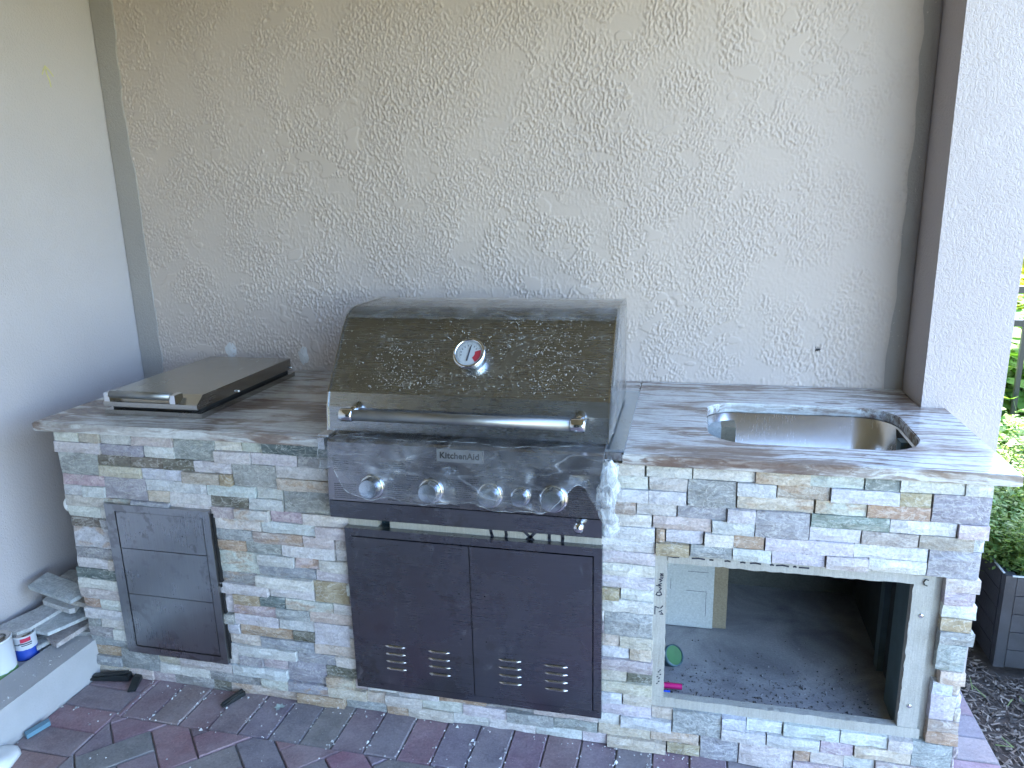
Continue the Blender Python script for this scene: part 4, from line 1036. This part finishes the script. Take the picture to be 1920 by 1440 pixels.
def wrap(bm, c, r, a0, a1, z0, z1, n=10, sl=0):
    P = [[bm.verts.new((c[0]+r*math.cos(a0+(a1-a0)*i/n), c[1]+r*math.sin(a0+(a1-a0)*i/n), z+sl*i/n)) for z in (z0, z1)] for i in range(n+1)]
    for a, b in zip(P, P[1:]): bm.faces.new((a[0], b[0], b[1], a[1]))
cb = (-.172,-.098,.112)
bm = bmesh.new(); wrap(bm, cb, .0362, R(-62), R(-12), .178, .192, sl=.002); obj('logo', bm, simple('tin_red', (.55,.03,.08), .4), w2)
bm = bmesh.new()
for a0, a1, z, h in ((-72,-8,.172,.004),(-60,-10,.166,.003),(-95,-70,.170,.003)): wrap(bm, cb, .0363, R(a0), R(a1), z, z+h)
obj('label_print', bm, MAT['ink'], w2)
# white foam spacer on the stone edge
bm = bmesh.new(); bmesh.ops.create_icosphere(bm, subdivisions=2, radius=1)
for v in bm.verts: v.co = Vector((-.0135+v.co.x*.0125*(1+.2*noise.noise(v.co*2)), .014+v.co.y*.012, .622+v.co.z*.024))
tag(obj('foam_plug', bm, MAT['white_plastic'], None, True), 'white blob of foam stuck on the left edge of the stone', 'foam')
# dark bug on the wall
bm = bmesh.new(); bmesh.ops.create_icosphere(bm, subdivisions=1, radius=1)
for v in bm.verts: v.co = Vector((2.388+v.co.x*.010, D-.006+v.co.y*.005, 1.044+v.co.z*.004+v.co.x*.002))
bg = obj('insect', bm, MAT['rubber'], None, True); tag(bg, 'small dark insect resting on the stucco wall above the sink', 'insect')
bm = bmesh.new()
for s in (-1, 1):
    for k in range(3): tube(bm, (2.388+(k-1)*.004, D-.005, 1.044), (2.388+(k-1)*.009, D-.001, 1.044+s*.010), .0008, .0005, n=6)
obj('insect_legs', bm, MAT['rubber'], bg)
# black rubber wedges on the pavers
def wedge_piece(loc, rz, L, w, h, label, hollow=True):
    bm = bmesh.new()
    prism(bm, [(-L/2,0),(L/2,0),(L/2,h),(L*.2,h*1.05),(-L/2,h*.35)], 1, -w/2, w/2)
    if hollow: prism(bm, [(-L*.46,h*.55),(L*.46,h*1.25),(L*.46,h*1.45),(-L*.46,h*.75)], 1, -w*.32, w*.32)
    bmesh.ops.transform(bm, matrix=Matrix.Translation(loc) @ Matrix.Rotation(rz, 4, 'Z'), verts=bm.verts)
    o = obj('rubber_shim', bm, MAT['rubber'], None, bevel=.002); tag(o, label, 'rubber shim', 'black shims on the pavers'); return o
wedge_piece((.075,-.022,.003), R(10), .135, .030, .020, 'black rubber shim lying in the corner by the kerb')
wedge_piece((.180,-.032,.003), R(111), .085, .026, .016, 'black rubber shim pointing out from the stone near the corner', False)
wedge_piece((.557,-.042,.003), R(64), .080, .020, .015, 'black rubber shim on its own under the drawer unit', True)
# bluish scrap and white scrap by the kerb
bm = bmesh.new(); prism(bm, area_fix([(.018,-.32),(.038,-.33),(.058,-.262),(.040,-.25)]), 2, .002, .016); tag(obj('tape_scrap', bm, simple('blue_scrap', (.13,.26,.34), .5), None, bevel=.004), 'blue grey scrap lying against the kerb', 'scrap')
bm = bmesh.new(); bmesh.ops.create_icosphere(bm, subdivisions=3, radius=1)
for v in bm.verts:
    d = 1+.3*noise.noise(v.co*1.7)+.12*noise.noise(v.co*5); v.co = Vector((.045+v.co.x*.060*d, -.455+v.co.y*.075*d, max(.0, .012+v.co.z*.028*d)))
tag(obj('paper_bag', bm, MAT['white_plastic'], None, True), 'crumpled white bag at the lower left corner of the paving', 'bag')
# leaf on the pavers
bm = bmesh.new()
for k in range(5):
    a = R(40+k*55); c = Vector((.728,-.046,.006)); p = c+Vector((math.cos(a)*.019, math.sin(a)*.019, random.uniform(0,.006))); s = Vector((-math.sin(a), math.cos(a), 0))*.006
    bm.faces.new([bm.verts.new(q) for q in (c, (c+p)/2+s, p, (c+p)/2-s)])
tag(obj('dry_leaf', bm, simple('pale_leaf', (.34,.42,.40), .7), None), 'small pale dried leaf on a joint of the pavers', 'leaf')
# pipes and cap in the cavity
pr = tag(empty('water_pipe', (1.94,.080,.168)), 'short magenta red water pipe poking into the open cavity', 'pipe', 'pipe ends in the cavity')
bm = bmesh.new(); tube(bm, (1.86,.0800,.168), (1.976,.0840,.168), .0088, n=18, caps=False); tube(bm, (1.976,.0840,.168), (1.86,.08,.168), .0070, n=18, caps=False); obj('pipe', bm, simple('red_pex', (.55,.015,.16), .35), pr, True)
pb = tag(empty('water_pipe', (1.93,.055,.160)), 'blue water pipe stub in front of the red pipe', 'pipe', 'pipe ends in the cavity')
bm = bmesh.new(); tube(bm, (1.86,.046,.166), (1.943,.048,.166), .0088, n=18); obj('pipe', bm, simple('blue_pex', (.01,.09,.62), .35), pb, True)
gcp = tag(empty('drain_pipe', (1.935,.215,.15)), 'round grey drain pipe end with a green cap on the cavity floor', 'pipe')
axd = Vector((.55,-.55,.63))
bm = bmesh.new(); lathe(bm, [(.030,-.035),(.030,.012),(.033,.012),(.033,.026),(.029,.027)], (1.936,.222,.172), axd, 32); obj('collar', bm, simple('grey_blue_pvc', (.06,.12,.15), .45), gcp, True)
bm = bmesh.new(); lathe(bm, [(.029,.024),(.012,.0225),(0,.0225)], (1.936,.222,.172), axd, 32); obj('cap', bm, simple('green_cap', (.05,.15,.06), .5), gcp, True)

# crumbs and debris (stuff)
def scatter(name, n, fn, mat, smin, smax, flat=.5, long=0):
    V = np.zeros((n*4, 3, 3)); k = 0
    for i in range(n):
        x, y, z = fn(); s = random.uniform(smin, smax)*(1 if random.random() < .85 else 1.8)
        a = random.uniform(0, 6.28); e = 1+long*random.random()
        ex = np.array([math.cos(a), math.sin(a), random.uniform(-.15,.15)])*s*e; ey = np.array([-math.sin(a), math.cos(a), 0])*s
        c = np.array([x, y, z]); up = np.array([0, 0, s*flat*2])
        b = [c+ex, c-.5*ex+.87*ey, c-.5*ex-.87*ey]; t = c+up+ex*random.uniform(-.4,.4)
        for (p, q) in ((0,1),(1,2),(2,0)): V[k] = [b[p], b[q], t]; k += 1
        V[k] = [b[2], b[1], b[0]]; k += 1
    return tag(quads_obj(name, V[:k], mat, None, 3), kind='stuff')
def joint_pt():
    m = random.random()
    if m < .45:
        x = random.choice([j for j in joints if j < 1.9])+random.gauss(0,.006); y = random.uniform(-.178, -.005)
        if x < .2: x += .3
    elif m < .65: x = random.uniform(.02, 2.4); y = -.178+random.gauss(0,.006)
    elif m < .9: x = random.uniform(.2, 2.3); y = random.uniform(-.03,-.004)
    else: x = random.uniform(.02, 1.6); y = random.uniform(-.45, -.01)
    return x, y, .0015
scatter('stone_crumbs', 420, joint_pt, MAT['crumbs'], .0012, .0042)
scatter('stone_crumbs', 60, lambda: (random.uniform(-.10,.0), random.uniform(-.35,.0), .131), MAT['crumbs'], .001, .003)
bmv = lambda: (random.uniform(1.93,2.5), .045+abs(random.gauss(0,.13)), .151)
scatter('floor_debris', 700, bmv, MAT['debris'], .001, .004)
scatter('floor_debris', 40, bmv, MAT['debris'], .0016, .003, .3, 6)

# ================================================================ GARDEN
pl = tag(empty('planter', (3.4, 1.0, 0)), 'black composite planter box of horizontal boards full of ferny plants', 'planter')
PX, PY, PH = 2.992, .632, .335
for k in range(5):
    z0 = .004+k*.066; z1 = z0+.0635
    obj('board', bx(PX+.035, 4.30, PY, PY+.022, z0, z1), MAT['planter'], pl, bevel=.002)
    obj('board', bx(PX, PX+.022, PY+.035, 1.55, z0, z1), MAT['planter'], pl, bevel=.002)
obj('corner_post', bx(PX+.002, PX+.0345, PY+.002, PY+.0345, .0, .336), MAT['planter'], pl, bevel=.010, segs=3)
bm = bmesh.new(); box(bm, PX-.001, PX+.005, PY+.02, 1.55, .3345, .338); box(bm, PX+.02, 4.3, PY-.001, PY+.005, .3345, .338)
obj('rim', bm, simple('pale_rim', (.45,.47,.48), .4), pl)
obj('soil', bx(PX+.024, 4.30, PY+.024, 1.53, .0, .27), MAT['mulch_ground'], pl)
def foliage(name, loc, label, n, spread, height, leaf, mat, cat, group, lean=.5, stems=14, shape='fern', stem_r=.003):
    p = tag(empty(name, loc), label, cat, group); x0, y0, z0 = loc
    bm = bmesh.new(); tips = []
    for s in range(stems):
        a = random.uniform(0, 6.28); d = spread*math.sqrt(random.random()); h = height*random.uniform(.55, 1.05)
        tip = Vector((x0+d*math.cos(a), y0+d*math.sin(a), z0+h)); base = Vector((x0+.25*d*math.cos(a), y0+.25*d*math.sin(a), z0))
        mid = (base+tip)/2+Vector((0,0,h*.12)); tips.append((base, mid, tip))
        tube(bm, base, mid, stem_r, stem_r*.8, 5, False); tube(bm, mid, tip, stem_r*.8, stem_r*.3, 5, False)
    obj('stem', bm, MAT['stem'], p)
    V = np.zeros((n, 4, 3))
    for i in range(n):
        b, m, t = random.choice(tips); u = random.uniform(.2, 1.0)
        c = (b*(1-u)**2+m*2*u*(1-u)+t*u*u)+Vector((random.gauss(0,1),random.gauss(0,1),random.gauss(0,.6)))*leaf*.8
        L = leaf*random.uniform(.6,1.3); w = L*(.22 if shape == 'fern' else .55)
        a = random.uniform(0, 6.28); up = random.uniform(-.4, .7)
        d = Vector((math.cos(a), math.sin(a), up)).normalized(); sd_ = d.cross(Vector((random.gauss(0,.3), random.gauss(0,.3), 1))).normalized()
        V[i] = [c, c+d*L*.5+sd_*w, c+d*L+Vector((0,0,-L*.15)), c+d*L*.5-sd_*w]
    quads_obj('foliage', V, mat, p)
    return p
k = 0
for (x, y, lab) in ((3.07,.76,'ferny green plant at the near corner of the planter'),(3.10,1.02,'ferny green plant behind the corner one in the planter'),(3.32,.80,'ferny green plant along the front of the planter'),(3.14,1.32,'ferny green plant at the back of the planter'),(3.42,1.15,'ferny green plant in the middle of the planter')):
    foliage('fern_plant', (x, y, .27), lab, 4200, .17, .26+.04*k, .026, MAT['leaf_fern'], 'plant', 'ferny plants in the planter', stems=26); k += 1
for (x, y, h, lab) in ((3.05,1.75,.62,'broad leaved weed standing just behind the planter'),(3.34,1.72,.55,'broad leaved weed in front of the fence post'),(3.62,1.80,.6,'broad leaved weed right of the fence post')):
    foliage('leafy_plant', (x, y, -.03), lab, 700, .22, h, .07, MAT['leaf_broad'], 'plant', 'broad leaved plants by the fence', stems=16, shape='broad')
for (x, y, h, lab) in ((3.30,2.45,.8,'bright green shrub beyond the fence nearest the house'),(3.75,2.6,.9,'bright green shrub beyond the fence further right'),(4.15,3.6,.95,'bright green shrub well behind the fence')):
    foliage('shrub', (x, y, -.05), lab, 1500, .33, h, .09, MAT['leaf_broad'], 'shrub', 'green shrubs beyond the fence', stems=22, shape='broad', stem_r=.006)
for (x, y, h, lab) in ((5.0,6.2,1.5,'yellow green sunlit bush far behind the fence'),(5.9,7.4,1.7,'second yellow green sunlit bush far behind the fence'),(4.5,5.2,1.1,'low yellow green bush nearer the house wall')):
    foliage('bush', (x, y, -.05), lab, 2200, .75, h, .15, MAT['leaf_yellow'], 'bush', 'sunlit bushes far behind the fence', stems=26, shape='broad', stem_r=.01)
V = np.zeros((9000, 4, 3))
for i in range(9000):
    y = random.uniform(2.1, 9); x = 2.95+(y-1)*.36+random.uniform(-.9, 1.6); L = random.uniform(.06,.20); a = random.uniform(0,6.28); w = .006
    if x < 2.92: continue
    c = np.array([x,y,-.06]); d = np.array([math.cos(a)*.4, math.sin(a)*.4, 1])*L; q = np.array([-math.sin(a), math.cos(a), 0])*w
    V[i] = [c-q, c+q, c+d+q*.3, c+d-q*.3]
tag(quads_obj('grass', V[V[:,0,1] > 1], MAT['leaf_yellow']), kind='stuff')
# fence
fe = tag(empty('fence', (4.2, 2.0, 0)), 'black aluminium picket fence running across the garden', 'fence')
for z in (1.10,.945,.128): obj('rail', bx(2.90, 6.2, 1.986, 2.014, z-.016, z+.016), MAT['fence'], fe, bevel=.003)
x = 3.20
for i in range(16):
    xx = 3.183+i*.142+.012*0
    obj('picket', bx(xx, xx+.020, 1.991, 2.009, -.05, 1.115), MAT['fence'], fe, bevel=.002)
# mulch chips
def chip_pt(): return random.uniform(2.86, 3.75), random.uniform(-.9, 1.3), -.034+random.random()*.012
V = np.zeros((16000, 4, 3))
for i in range(16000):
    x, y, z = chip_pt()
    if x > PX-.01 and y > PY-.01: y = random.uniform(-.9, PY-.03)
    L = random.uniform(.004,.018); w = random.uniform(.0012,.0038); a = random.uniform(0,6.28); e = random.uniform(-.5,.5); tl_ = random.uniform(-.8,.8)
    d = np.array([math.cos(a), math.sin(a), e*.5])*L; s = np.array([-math.sin(a), math.cos(a), tl_])*w; c = np.array([x, y, z+abs(e)*.25*L+abs(tl_)*w])
    V[i] = [c-d-s, c+d-s*.6, c+d+s*.8, c-d+s]
tag(quads_obj('mulch_chips', V, MAT['chips']), kind='stuff')
bm = bmesh.new()
for i in range(26):
    x, y, z = random.uniform(2.87,3.3), random.uniform(.1,.6), -.02; a = random.uniform(0,6.28); L = random.uniform(.03,.07)
    tube(bm, (x,y,z), (x+L*math.cos(a), y+L*math.sin(a), z+random.uniform(0,.02)), .002, .001, 5)
tag(obj('twigs', bm, MAT['stem']), kind='stuff')
# added out-of-view wing with glass doors, cuts the front light (seen only in the steel)
wg = tag(empty('light_block_wing', (.5, -3.8, 0)), 'unseen dark wing added to cut front light, with sliding glass doors', 'house')
obj('light_block_wall', cell_mesh(-3.0, 2.7, -.05, 2.66, -3.95, -3.75, [(-.1,1.7,.05,2.1)]), MAT['light_block'], wg)
for x0, x1 in ((-.095,.795),(.805,1.695)): obj('light_block_glass_door', bx(x0, x1, -3.88, -3.85, .06, 2.09), MAT['light_block_glass'], wg)
